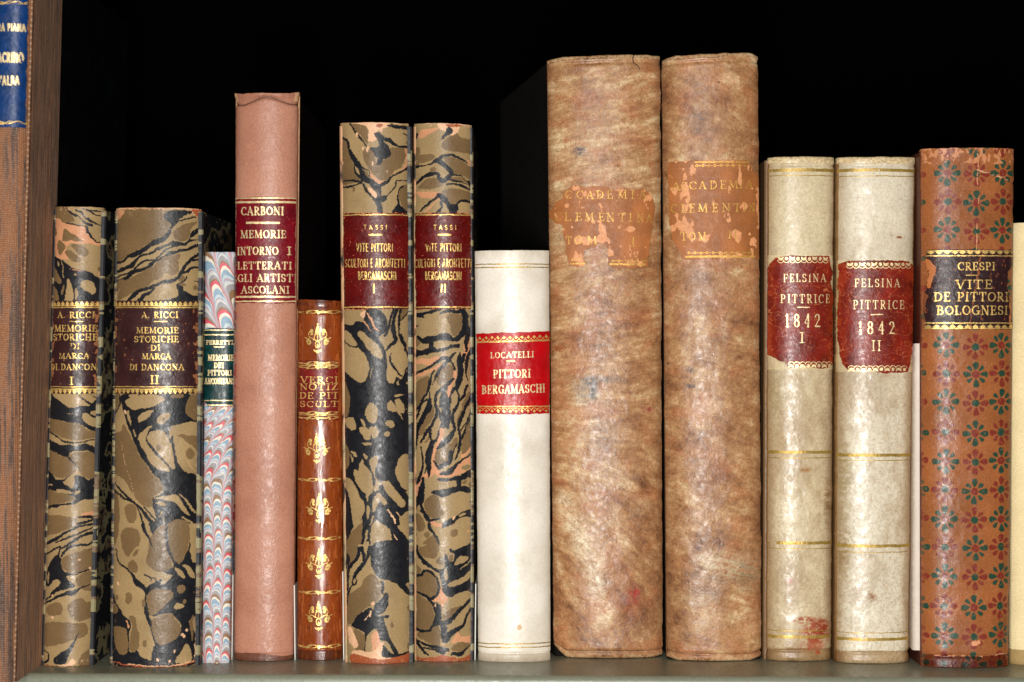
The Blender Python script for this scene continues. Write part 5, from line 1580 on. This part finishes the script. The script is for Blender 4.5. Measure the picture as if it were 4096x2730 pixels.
b = Book('leather_book', 'big mottled tan leather book with a torn brown label, volume I', 'book',
         (2190, 226), (2642, 214), (2652, 2634), (2216, 2634), 2638, b=0.0066, p=2.3, depth=0.165, jit=(5.0, 2.8), seed=61, cap=0.0016, corner=(8, 3, 6, 46))
b.spine(big_paint(111, [-.16, -.2, -.15, .55, .8], 2410, m1, (.05, .05, .0, .0, -.02)), M['leather'], 1.9)
b.boards(M['cover_tan_shaded'], M['cover_tan_shaded'], inset=0.0005, y0=0.0018, th=0.003, dxL=-0.022)


def flaked(seed, spots):
    def paint(P):
        X, Y = P.X, P.Y
        P.c[:] = (164, 99, 52)
        P.c *= (.86 + .28 * fbm(X / 50, Y / 70, seed, 3))[..., None]
        f = fbm(X / 16, Y / 26, seed + 3, 4)
        bias = np.zeros(X.shape)
        for (x, y, rx, ry, s) in spots:
            bias = np.maximum(bias, s * np.clip(1.3 - np.hypot((X - x) / rx, (Y - y) / ry), 0, 1))
        k = f + bias > .74
        P.c[k] = np.array((222, 152, 102)) * (.92 + .16 * fbm(X / 8, Y / 8, seed + 4, 2))[k][..., None]
        k = fbm(X / 4, Y / 4, seed + 6, 2) > .87
        P.c[k] = (96, 56, 40)
    return paint


kx = (2640 - 2180) / 2004.


def T1(pts):
    return [(2180 + x * kx, 720 + y * kx) for x, y in pts]


o1 = T1([(60, 490), (100, 520), (140, 490), (180, 400), (300, 330), (330, 210), (480, 105), (640, 100), (700, 140), (830, 105), (1100, 120), (1140, 180), (1250, 190), (1330, 150), (1480, 180), (1700, 160), (1840, 260), (1880, 370), (1910, 500), (1890, 640), (1860, 800), (1830, 1000), (1800, 1250), (1780, 1530), (1160, 1530), (1090, 1480), (1080, 1200), (1010, 1100), (920, 1110), (860, 1200), (690, 1210), (660, 1330), (690, 1510), (440, 1510), (390, 1380), (360, 1180), (320, 900), (320, 790), (200, 750), (60, 640)])
sp1 = [(2180 + x * kx, 720 + y * kx, rx * kx, ry * kx, s) for x, y, rx, ry, s in ((1000, 900, 130, 260, .45), (650, 1060, 260, 90, .45), (380, 440, 60, 50, .4), (960, 420, 50, 160, .35), (1500, 860, 150, 60, .4), (1130, 1250, 70, 250, .42), (600, 1400, 120, 130, .35), (1790, 320, 60, 60, .4), (1400, 1480, 380, 70, .3), (1300, 160, 160, 60, .4), (60, 560, 60, 60, .3), (700, 230, 60, 100, .3), (900, 740, 100, 50, .35))]
lab = b.patch('title_label', 2188, 2626, 738, 1078, M['old_label'], flaked(121, sp1), o1, res=1.1, wob=2.6)


def g(P):
    def L_(s, a, b_, y0, y1, sl=0.0):
        text(P, s, 2180 + a * kx, 2180 + b_ * kx, 720 + y0 * kx, 720 + y1 * kx, T=.13, t=.075, slope=sl, wob=.9)
    for s, a, b_ in (("C", 350, 470), ("C", 540, 660), ("A", 715, 845), ("D", 885, 1010), ("E", 1065, 1175), ("M", 1250, 1415), ("I", 1480, 1545), ("A", 1625, 1755)):
        L_(s, a, b_, 190, 325)
    for i, (s, a, b_) in enumerate((("C", 180, 290), ("L", 340, 460), ("E", 525, 640), ("M", 690, 840), ("E", 920, 1030), ("N", 1065, 1200), ("T", 1270, 1400), ("I", 1450, 1510), ("N", 1590, 1710), ("A", 1750, 1860))):
        L_(s, a, b_, 566 + i * 3.6, 700 + i * 4)
    for s, a, b_ in (("T", 355, 470), ("O", 515, 640), ("M", 735, 890)):
        L_(s, a, b_, 985, 1115)
    L_("I", 1500, 1550, 1015, 1155)


child_of(b.patch('gilt_lettering', 2190, 2625, 745, 1000, M['old_gold'], None, None, g, 0.00042, .65, wear=.14, seed=7), lab)


def g(P):
    chain(P, 2180 + 1120 * kx, 2180 + 1760 * kx, 720 + 1415 * kx, 24)
    chain(P, 2180 + 430 * kx, 2180 + 690 * kx, 720 + 1392 * kx, 24)
    rule(P, 2180 + 1130 * kx, 2180 + 1720 * kx, 720 + 1472 * kx, 8)
    rule(P, 2180 + 450 * kx, 2180 + 680 * kx, 720 + 1460 * kx, 6)


gilt(b, 'gilt_border', 2270, 2600, [(1020, 1072)], M['old_gold'], g, lab, .65, wear=.34, seed=9)

b.patch('loose_thread', 2515, 2570, 212, 285, mk('dark_thread', color=(52, 34, 24), rough=.8), None, None,
        lambda P: P.line(None, [(2536, 214, 4), (2528, 232, 4), (2530, 250, 3.5), (2540, 258, 3), (2548, 262, 3), (2556, 276, 2.5)], True, True, .6, .4), 0.0006, .7)

m2 = [(2870, 330, 5, 5, (60, 36, 32), 1.5), (2750, 1480, 34, 14, (70, 66, 70), .8), (2760, 1545, 24, 10, (66, 62, 66), .8), (2672, 1455, 5, 5, (40, 20, 20), 1.4), (2890, 1330, 20, 60, (232, 206, 182), .5), (2840, 1640, 60, 80, (236, 210, 182), .45), (2870, 1800, 50, 70, (226, 190, 150), .4),
      (2900, 2270, 140, 70, (206, 192, 158), .85), (2830, 2240, 60, 40, (230, 214, 184), .8), (2980, 2310, 60, 60, (120, 106, 84), .6), (2800, 2400, 130, 60, (176, 146, 104), .7), (2780, 1170, 110, 120, (150, 104, 82), .55), (2960, 1200, 90, 80, (196, 130, 90), .5), (3000, 400, 40, 130, (150, 96, 60), .5), (2860, 250, 40, 40, (214, 180, 140), .6), (2850, 2540, 170, 70, (186, 150, 104), .5)]
b = Book('leather_book', 'big mottled tan leather book with a squarish flaking label, volume II', 'book',
         (2651, 222), (3033, 205), (3048, 2644), (2670, 2644), 2649, b=0.0062, p=2.3, depth=0.165, jit=(5.0, 2.6), seed=62, cap=0.0016, corner=(14, 10, 14, 10))
b.spine(big_paint(131, [.5, .5, .25, .35, .2], 2430, m2, (-.01, -.03, -.05, -.03, -.02), (.20, .42, .22, .16)), M['leather'], 1.9)
b.boards(M['cover_tan_shaded'], inset=0.0005, y0=0.0018, th=0.003)
k2 = 440 / 1568.


def T2(pts):
    return [(2640 + x * k2, 620 + y * k2) for x, y in pts]


o2 = T2([(112, 95), (300, 90), (480, 85), (800, 78), (1250, 75), (1320, 240), (1345, 245), (1400, 310), (1430, 450), (1450, 700), (1455, 900), (1448, 1200), (1450, 1470), (900, 1480), (330, 1485), (240, 1330), (170, 1180), (140, 950), (125, 600), (115, 300)])
sp2 = [(2640 + x * k2, 620 + y * k2, rx * k2, ry * k2, s) for x, y, rx, ry, s in ((300, 1010, 160, 160, .5), (350, 500, 60, 300, .42), (1120, 200, 30, 260, .42), (200, 520, 50, 60, .4), (1150, 740, 110, 60, .42), (1080, 1140, 80, 120, .42), (1300, 1250, 60, 200, .35), (430, 200, 60, 120, .35), (640, 1180, 50, 80, .35), (960, 940, 30, 80, .3), (650, 960, 40, 140, .3), (1410, 650, 40, 600, .35), (880, 1460, 560, 40, .3), (600, 90, 500, 30, .3))]
lab = b.patch('title_label', 2666, 3052, 636, 1042, M['old_label'], flaked(141, sp2), o2, res=1.1, wob=2.2)


def g(P):
    def L_(s, a, b_, y0, y1):
        text(P, s, 2640 + a * k2, 2640 + b_ * k2, 620 + y0 * k2, 620 + y1 * k2, T=.14, t=.08, wob=.9)
    for i, (s, a, b_) in enumerate((("A", 170, 280), ("C", 290, 380), ("C", 405, 505), ("A", 540, 650), ("D", 695, 795), ("E", 835, 930), ("M", 965, 1095), ("I", 1120, 1165), ("A", 1205, 1310))):
        L_(s, a, b_, 392 - i * 4, 500 - i * 4)
    for i, (s, a, b_) in enumerate((("C", 155, 240), ("L", 300, 375), ("E", 405, 490), ("M", 530, 660), ("E", 730, 810), ("N", 865, 985), ("T", 1030, 1130), ("I", 1160, 1210), ("N", 1240, 1345))):
        L_(s, a, b_, 706 - i * 2, 820 - i * 2)
    for s, a, b_ in (("T", 280, 380), ("O", 400, 500), ("M", 530, 640), (".", 660, 690)):
        L_(s, a, b_, 1108, 1215)
    for s, a, b_ in (("I", 950, 1000), ("I", 1035, 1085), (".", 1095, 1130)):
        L_(s, a, b_, 1085, 1190)


child_of(b.patch('gilt_lettering', 2672, 3040, 700, 965, M['old_gold'], None, None, g, 0.00042, .65, wear=.12, seed=8), lab)


def g(P):
    chain(P, 2640 + 470 * k2, 2640 + 1280 * k2, 620 + 152 * k2, 24, -.01)
    rule(P, 2640 + 490 * k2, 2640 + 1250 * k2, 620 + 103 * k2, 6, -.01)
    chain(P, 2640 + 360 * k2, 2640 + 1340 * k2, 620 + 1398 * k2, 24, -.008)
    rule(P, 2640 + 360 * k2, 2640 + 1330 * k2, 620 + 1450 * k2, 8, -.008)


gilt(b, 'gilt_border', 2690, 3030, [(640, 690), (1000, 1040)], M['old_gold'], g, lab, .65, wear=.30, seed=10)

# ------------------------------------------------------------------ 12, 13 the two vellum volumes with torn red-brown labels
def vellum_paint(base, seed, lab_box, marks=(), H=2020):
    base = np.array(base, dtype=float)
    dirt = np.array((150, 120, 86.))

    def paint(X, Y, u, v):
        n1 = fbm(X / 150, Y / 260, seed, 4)
        n2 = fbm(X / 34, Y / 60, seed + 1, 4)
        low = np.interp(Y, [600, 1100, 1500, 2600], [.25, .1, .75, 1.0])
        t = (sstep(.36, .82, .6 * n1 + .4 * n2) * (.25 + .38 * low))[..., None]
        c = base * (1 - t) + dirt * t
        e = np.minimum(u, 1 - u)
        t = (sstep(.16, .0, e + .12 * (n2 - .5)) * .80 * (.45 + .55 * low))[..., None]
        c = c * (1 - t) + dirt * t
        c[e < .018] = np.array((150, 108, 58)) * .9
        sp = sstep(.40, .72, fbm(X / 7, Y / 9, seed + 41, 4, .65)) * (.14 + .30 * low) * (.6 + 1.2 * np.clip(.3 - e, 0, .3))
        c = c * (1 - sp[..., None]) + dirt * sp[..., None]
        k = fbm(X / 3.6, Y / 3.6, seed + 5, 2) > .855
        c[k] = c[k] * .74
        k = fbm(X / 60, Y / 7, seed + 15, 3) > .76
        c[k] = c[k] * .95
        top, bot = (1 - v) * H, v * H
        k = top < 18 + 14 * fbm(u * 7, u * 0, seed + 8, 3)
        c[k] = np.array((206, 182, 140)) * (.8 + .4 * fbm(X / 6, Y / 6, seed + 9, 2))[k][..., None]
        k = (bot < 46 + 8 * np.sin(u * 3))
        c[k] = c[k] * np.array((.80, .72, .62))
        if lab_box is not None:
            x0, x1, y0, y1 = lab_box
            k = (X > x0) & (X < x1) & (Y > y0) & (Y < y1)
            c[k] = c[k] * .55 + .45 * np.array((228, 208, 160)) * (.9 + .2 * fbm(X / 12, Y / 12, seed + 19, 3))[k][..., None]
        for (x, y, rx, ry, col, st) in marks:
            d = np.hypot((X - x) / rx, (Y - y) / ry)
            kk = np.clip(1.3 - d, 0, 1) * sstep(.32, .62, fbm(X / 16 + x, Y / 11, seed + 12, 5, .6)) * st
            kk = np.clip(kk, 0, 1)
            c = c * (1 - kk[..., None]) + np.array(col, dtype=float) * kk[..., None]
        off = -0.0004 * np.exp(-((top - 34) / 7.) ** 2) - 0.0005 * np.exp(-((bot - 44) / 7.) ** 2) + .0004 * (fbm(X / 50, Y / 60, seed + 33, 3) - .5)
        return c, off
    return paint


def felsina_label(bk, outline, lines, borders, seed):
    xs = [p[0] for p in outline]
    ys = [p[1] for p in outline]

    def paint(P):
        P.c[:] = (122, 32, 20)
        n = fbm(P.X / 50, P.Y / 60, seed, 4)
        P.c[:] = P.c * (.75 + .5 * n)[..., None]
        cxm = .5 * (min(xs) + max(xs))
        e = np.clip((np.abs(P.X - cxm) / (.5 * (max(xs) - min(xs))) - .70) / .3, 0, 1)
        t = (e * sstep(.3, .6, fbm(P.X / 14, P.Y / 30, seed + 3, 4)))[..., None]
        P.c[:] = P.c * (1 - t) + np.array((158, 58, 24)) * t
        k = fbm(P.X / 6, P.Y / 8, seed + 5, 3) > .74
        P.c[k] = (170, 74, 44)
        cr = np.abs(fbm(P.X / 60, P.Y / 40, seed + 9, 3) - .5) < .006
        P.c[cr] = (176, 96, 60)
    lab = bk.patch('title_label', min(xs) - 2, max(xs) + 2, min(ys) - 2, max(ys) + 2, M['label'], paint, outline, res=1.1, seed=seed, wob=2.0)

    def g(P):
        for s, a, b_, y0, y1 in lines:
            text(P, s, a, b_, y0, y1, T=.135, t=.07, track=.55 if s == "1842" else .28)
    child_of(bk.patch('gilt_lettering', min(xs), max(xs), lines[0][3] - 12, lines[-1][4] + 10, M['pale_gold'], None, None, g, 0.00042, .7, wear=.10, seed=seed + 3), lab)

    def g(P):
        for a, b_, y0, y1, up in borders[:2]:
            arcs_border(P, a, b_, y0, y1, 23, up, 0, 1)
        a, b_, y = borders[2]
        rule(P, a, b_, y, 4.5)
    gilt(bk, ['gilt_border', 'gilt_dash', 'gilt_border'], min(xs), max(xs), [(min(ys), borders[0][3] + 6), (borders[2][2] - 6, borders[2][2] + 6), (borders[1][2] - 6, max(ys))], M['pale_gold'], g, lab, .7, wear=.16, seed=seed + 4)


def bands(bk, x0, x1, ys, seed):
    for i, (thick, thin) in enumerate(ys):
        lo, hi = min(thick, thin) - 12, max(thick, thin) + 12

        def g(P):
            rule(P, x0 - 6, x1 + 6, thick, 13)
            rule(P, x0 - 6, x1 + 6, thin, 4)
        bk.patch('gilt_band', x0, x1, lo, hi, M['dull_gold'], None, None, g, 0.00012, .9, wear=.04, seed=seed + i)


def T5(pts):
    k = 680 / 1111.
    return [(3020 + x * k, 600 + y * k) for x, y in pts]


RED = (158, 78, 50)
b = Book('vellum_book', 'yellowed vellum book with a red stain at its foot, volume I', 'book',
         (3073, 627), (3338, 626), (3326, 2644), (3066, 2644), 2648, b=0.0054, p=2.3, depth=0.14, jit=(2.6, 1.6), seed=63, cap=0.0008)
b.spine(vellum_paint((212, 195, 160), 151, (3070, 3334, 1020, 1480), [(3255, 2535, 56, 56, RED, 1.5), (3285, 2515, 32, 38, (138, 58, 36), 1.4), (3215, 2482, 44, 14, RED, 1.6), (3240, 2590, 50, 16, RED, .9), (3268, 2612, 12, 10, RED, 1.2), (3157, 2326, 12, 10, (190, 90, 80), .9), (3215, 1880, 24, 10, (150, 96, 40), .9), (3100, 1600, 40, 120, (150, 130, 92), .5), (3310, 2010, 18, 90, (120, 84, 50), .7)]), M['vellum'], 1.8)
b.boards(M['cover_vellum'], outL=12, outR=0, inset=0.0, y0=0.001)
felsina_label(b, T5([(88, 770), (105, 735), (130, 705), (165, 695), (300, 692), (475, 690), (490, 760), (507, 800), (490, 860), (512, 960), (505, 1060), (507, 1200), (507, 1400), (470, 1422), (430, 1432), (300, 1412), (215, 1430), (190, 1385), (150, 1380), (85, 1340), (82, 1000)]),
              [("FELSINA", 3130, 3299, 1097, 1128), ("PITTRICE", 3120, 3315, 1179, 1212), ("1842", 3138, 3274, 1258, 1308), ("I", 3193, 3212, 1331, 1371)], [(3110, 3308, 1026, 1052, True), (3150, 3325, 1448, 1474, False), (3185, 3231, 1230)], 161)
bands(b, 3072, 3338, [(681, 703), (1810, 1833), (2173, 2196), (2549, 2525)], 165)

b = Book('vellum_book', 'paler vellum book with a larger red-brown label, volume II', 'book',
         (3350, 627), (3662, 627), (3637, 2653), (3342, 2653), 2658, b=0.0060, p=2.3, depth=0.14, jit=(2.6, 1.6), seed=64, cap=0.0008)
b.spine(vellum_paint((221, 210, 186), 171, (3346, 3652, 1040, 1490), [(3590, 950, 14, 6, (130, 76, 40), 1.1), (3560, 940, 8, 6, (130, 76, 40), 1.2), (3540, 1950, 10, 8, (140, 80, 40), .9), (3370, 1900, 30, 200, (150, 128, 84), .6), (3370, 2200, 40, 120, (140, 112, 70), .6), (3480, 2390, 20, 16, (140, 90, 60), .8)]), M['vellum'], 1.8)
b.boards(M['cover_vellum'], outL=2, outR=0, inset=0.0002, y0=0.001)
felsina_label(b, T5([(550, 750), (575, 735), (605, 725), (800, 722), (1000, 725), (1035, 750), (1034, 1000), (1030, 1300), (1010, 1390), (992, 1455), (850, 1462), (690, 1434), (600, 1440), (575, 1405), (556, 1350), (540, 1200), (546, 900)]),
              [("FELSINA", 3414, 3593, 1117, 1148), ("PITTRICE", 3408, 3610, 1203, 1236), ("1842", 3429, 3570, 1288, 1336), ("II", 3480, 3515, 1364, 1403)], [(3385, 3640, 1049, 1074, True), (3390, 3622, 1464, 1488, False), (3477, 3523, 1259)], 181)
bands(b, 3348, 3660, [(681, 705), (1822, 1843), (2185, 2210), (2559, 2533)], 185)

# ------------------------------------------------------------------ 14 thin booklet set back between two books
def booklet():
    ob = Book('booklet', 'thin unlettered off-white booklet between the paler vellum book and the flowered book', 'booklet',
              (3656, 1376), (3687, 1374), (3690, 2603), (3650, 2603), 2662, b=0.0018, p=2.2, depth=0.06, jit=(4, 1.6), seed=65, group=None, foot=2604)
    pt = plain((228, 208, 192), (170, 130, 110), .6, 191, (.3, .5), 0, 60)
    ob.spine(pt, M['booklet'], 1.6, skirt=0.002)
    ob.boards(M['booklet'], inset=0.0004, th=0.0006, y0=0.0005, dxL=.0010, dxR=-.0010)


booklet()

# ------------------------------------------------------------------ 15 flower-printed paper book
def petal(P, col, cx, cy, ang, r0, r1, w):
    rm, hl = .5 * (r0 + r1), .5 * (r1 - r0)
    pts = []
    for a in np.linspace(0, 2 * np.pi, 14, endpoint=False):
        q = math.cos(a)
        ww = w * (1.0 + .35 * q)
        x, y = rm + hl * q, ww * math.sin(a) * (0.75 + .25 * (q + 1) / 2)
        pts.append((cx + x * math.cos(ang) - y * math.sin(ang), cy + x * math.sin(ang) + y * math.cos(ang)))
    P.poly(col, pts, True, True, .9)


def crespi_paint(X, Y, u, v):
    P = Painter(X, Y, (154, 91, 50), 201, 1.6)
    n = fbm(X / 120, Y / 140, 203, 4)
    P.c *= (.86 + .26 * n)[..., None]
    GR, RD = (42, 70, 54), (126, 50, 38)
    rows = [579, 693, 807, 921, 1036, 1151, 1266, 1381, 1494, 1607.5, 1730, 1845, 1961.5, 2077, 2191, 2306, 2426, 2544, 2655]
    rr = random.Random(5)
    for i, y in enumerate(rows):
        t = (y - 600) / 2000.
        for j, (xa, xb) in enumerate(((3690, 3692), (3785, 3769), (3899, 3888), (4006, 3996), (4112, 4100))):
            x = xa + (xb - xa) * t + rr.uniform(-2, 2)
            yy = y + rr.uniform(-2, 2) + (5 if j == 2 else 0)
            if j == 0:
                x = x - 40 + 14 * t
            grn = (i + j) % 2 == 0
            c1, c2 = (GR, RD) if grn else (RD, GR)
            for k in range(8):
                a = k * math.pi / 4 + rr.uniform(-.06, .06)
                if k % 2 == 0:
                    petal(P, c1, x, yy, a, 17, 52 + rr.uniform(-2, 2), 12.5)
                else:
                    petal(P, c1, x, yy, a, 19, 46, 8.5)
            P.ell(c2, x, yy, 15, 15, 0, True, 1.0)
    c = P.c
    # rubbed print, cracks, torn head, bruised foot
    f = fbm(X / 5, Y / 5, 207, 3)
    c = np.where((f > .70)[..., None], c * .6 + np.array((196, 126, 84.)) * .4, c)
    k = fbm(X / 3.4, Y / 3.4, 209, 2) > .87
    c[k] = c[k] * .6
    lx = 3905 - (Y - 592) * .02 + 16 * (fbm(X * 0, Y / 60, 211, 3) - .5)
    k = (np.abs(X - lx) < 2.2) & (Y < 1330) & (fbm(X * 0 + 1, Y / 25, 213, 2) > .38)
    c[k] = (206, 142, 100)
    te = 592 + 60 + (X - 3905) * .30 + 10 * (fbm(X / 20, Y * 0, 215, 3) - .5)
    k = (X > 3900) & (np.abs(Y - te - 30) < 1.5 + 5 * fbm(X / 9, Y / 9, 216, 2) - 1) & (fbm(X / 18, Y / 9, 218, 2) > .4)
    c[k] = (206, 156, 118)
    head = (Y < 655 + 20 * (fbm(X / 25, Y * 0, 217, 3) - .5)) & (fbm(X / 11, Y / 16, 219, 4) > .55)
    c[head] = np.array((200, 134, 92))
    foot = Y > 2625 + 14 * (fbm(X / 25, Y * 0, 221, 3) - .5)
    c[foot] = c[foot] * np.array((.66, .52, .46))
    k = (np.abs(Y - 2625 - 14 * (fbm(X / 25, Y * 0, 221, 3) - .5)) < 1 + 7 * fbm(X / 8, Y / 8, 222, 2) - 2) & (fbm(X / 16, Y / 9, 224, 3) > .47)
    c[k] = (204, 140, 102)
    for x, y, r in ((3890, 2575, 12), (3905, 2570, 8)):
        k = np.hypot(X - x, Y - y) < r * (.7 + .6 * fbm(X / 6, Y / 6, 223, 2))
        c[k] = (216, 150, 108)
    e = np.minimum(u, 1 - u)
    k = (e < .02 + .03 * (fbm(X / 9, Y / 26, 225, 3) - .4))
    c[k] = c[k] * .55 + np.array((196, 120, 78)) * .35
    off = -0.0006 * np.exp(-((Y - 2627) / 8.) ** 2) - .0003 * np.exp(-((Y - te - 30) / 6.) ** 2) * (X > 3900) + .0004 * (fbm(X / 60, Y / 60, 226, 3) - .5)
    return c, off


b = Book('flowered_book', 'orange-brown book printed all over with green and red flowers', 'book',
         (3688, 592), (4058, 593), (4036, 2668), (3690, 2668), 2673, b=0.0056, p=2.6, depth=0.135, jit=(4.0, 2.2), seed=66)
b.spine(crespi_paint, M['flower'], 1.45)
b.boards(M['cover_rust'], outL=4, outR=0, y0=0.001)


def crespi_lab(P):
    dark_label(P, (50, 28, 30))
    for x0, y0, pts in ((0, 0, [(3704, 1030), (3722, 1050), (3740, 1075), (3730, 1110), (3718, 1150), (3708, 1140), (3712, 1090), (3700, 1060)]), (0, 0, [(4030, 1105), (4048, 1095), (4050, 1200), (4042, 1290), (4034, 1290), (4036, 1200), (4026, 1150)])):
        P.poly((188, 112, 62), pts, True, True, 1.6)
    P.line((150, 84, 54), [(3926, 1000, 4), (3908, 1050, 5), (3900, 1120, 5), (3884, 1200, 5), (3876, 1270, 6), (3868, 1318, 5)], True, True, 2.5)
    fr = np.minimum(P.X - 3700, 4048 - P.X)
    k = fbm(P.X / 8, P.Y / 18, 231, 3) > .40 + .03 * np.clip(fr, 0, 12)
    P.c[k] = (130, 74, 46)


lab = b.patch('title_label', 3692, 4052, 995, 1321, M['label'], crespi_lab, [(3706, 998), (3900, 999), (4046, 1000), (4052, 1050), (4030, 1090), (4024, 1140), (4034, 1200), (4046, 1230), (4050, 1318), (3870, 1318), (3696, 1316), (3696, 1200), (3712, 1100), (3702, 1040)], res=1.1, wob=2.2)


def g(P):
    for s, a, b_, y0, y1 in (("CRESPI", 3822, 3971, 1051, 1081), ("VITE", 3813, 3961, 1122, 1155), ("DE PITTORI", 3732, 4028, 1171, 1205), ("BOLOGNESI", 3742, 4025, 1225, 1259)):
        text(P, s, a, b_, y0, y1, T=.18, t=.10)


child_of(b.patch('gilt_lettering', 3715, 4034, 1040, 1270, M['gold'], None, None, g, 0.00042, .75, wear=.12, seed=77), lab)


def g(P):
    teeth(P, 3706, 4046, 1002, 1018, 30, False)
    rule(P, 3706, 4046, 1024, 5)
    rule(P, 3697, 4048, 1293, 5)
    teeth(P, 3697, 4048, 1299, 1317, 30, True)
    rule(P, 3857, 3898, 1102, 4.5)


gilt(b, ['gilt_border', 'gilt_dash', 'gilt_border'], 3697, 4048, [(999, 1032), (1095, 1110), (1285, 1319)], M['gold'], g, lab, .8, wear=.18, seed=78)

# ------------------------------------------------------------------ 16 cream cloth book at the right edge
def cream_paint(X, Y, u, v):
    wv = np.sin(X * 2 * np.pi / 8.5 + np.where((np.floor(Y / 5.5) % 2) > 0, np.pi, 0))
    c = np.array((246, 224, 172.)) * (.955 + .05 * wv)[..., None]
    n = fbm(X / 70, Y / 90, 241, 3)[..., None]
    c = c * (.95 + .1 * n)
    k = v * 1770 < 60
    c[k] = c[k] * np.array((.72, .66, .55))
    return c


b = Book('cloth_book', 'cream woven cloth book, mostly hidden at the right edge', 'book',
         (4056, 891), (4330, 891), (4330, 2660), (4046, 2660), 2663, b=0.0050, p=2.6, depth=0.14, jit=(.6, .6), seed=67)
b.spine(cream_paint, M['cloth'], 1.8)
b.boards(M['cover_cream'], inset=0.0003)

# ------------------------------------------------------------------ white card slips between the books
def slip(px, top, ybot, lean, label):
    y = D * HB / (ybot - CY) - D
    k = S * (D + y) / D
    x, h = (px - CX) * k, (CY - top) * k - ZS
    t, L_ = 0.00042, 0.06
    V = []
    for zz_, dx in ((0, 0), (h, lean * k)):
        V += [(x - t / 2 + dx, y, ZS + zz_), (x + t / 2 + dx, y, ZS + zz_), (x + t / 2 + dx, y + L_, ZS + zz_), (x - t / 2 + dx, y + L_, ZS + zz_)]
    o = mk_mesh('paper_slip', V, [[0, 3, 2, 1], [4, 5, 6, 7], [0, 1, 5, 4], [1, 2, 6, 5], [2, 3, 7, 6], [3, 0, 4, 7]], M['card'], None, None, False, (x, y, ZS))
    o.location = (x, y, ZS)
    o['label'], o['category'], o['group'] = label, 'paper slip', 'white card slips between the books'


slip(927, 2300, 2640, 4, 'white card slip between the combed paper book and the pink leather book')
slip(1180, 2342, 2640, -3, 'white card slip between the pink leather book and the calf book')
slip(1375, 2287, 2640, -4, 'white card slip between the calf book and the marbled book')
slip(1900, 2336, 2640, 3, 'white card slip between the marbled book and the white vellum book')
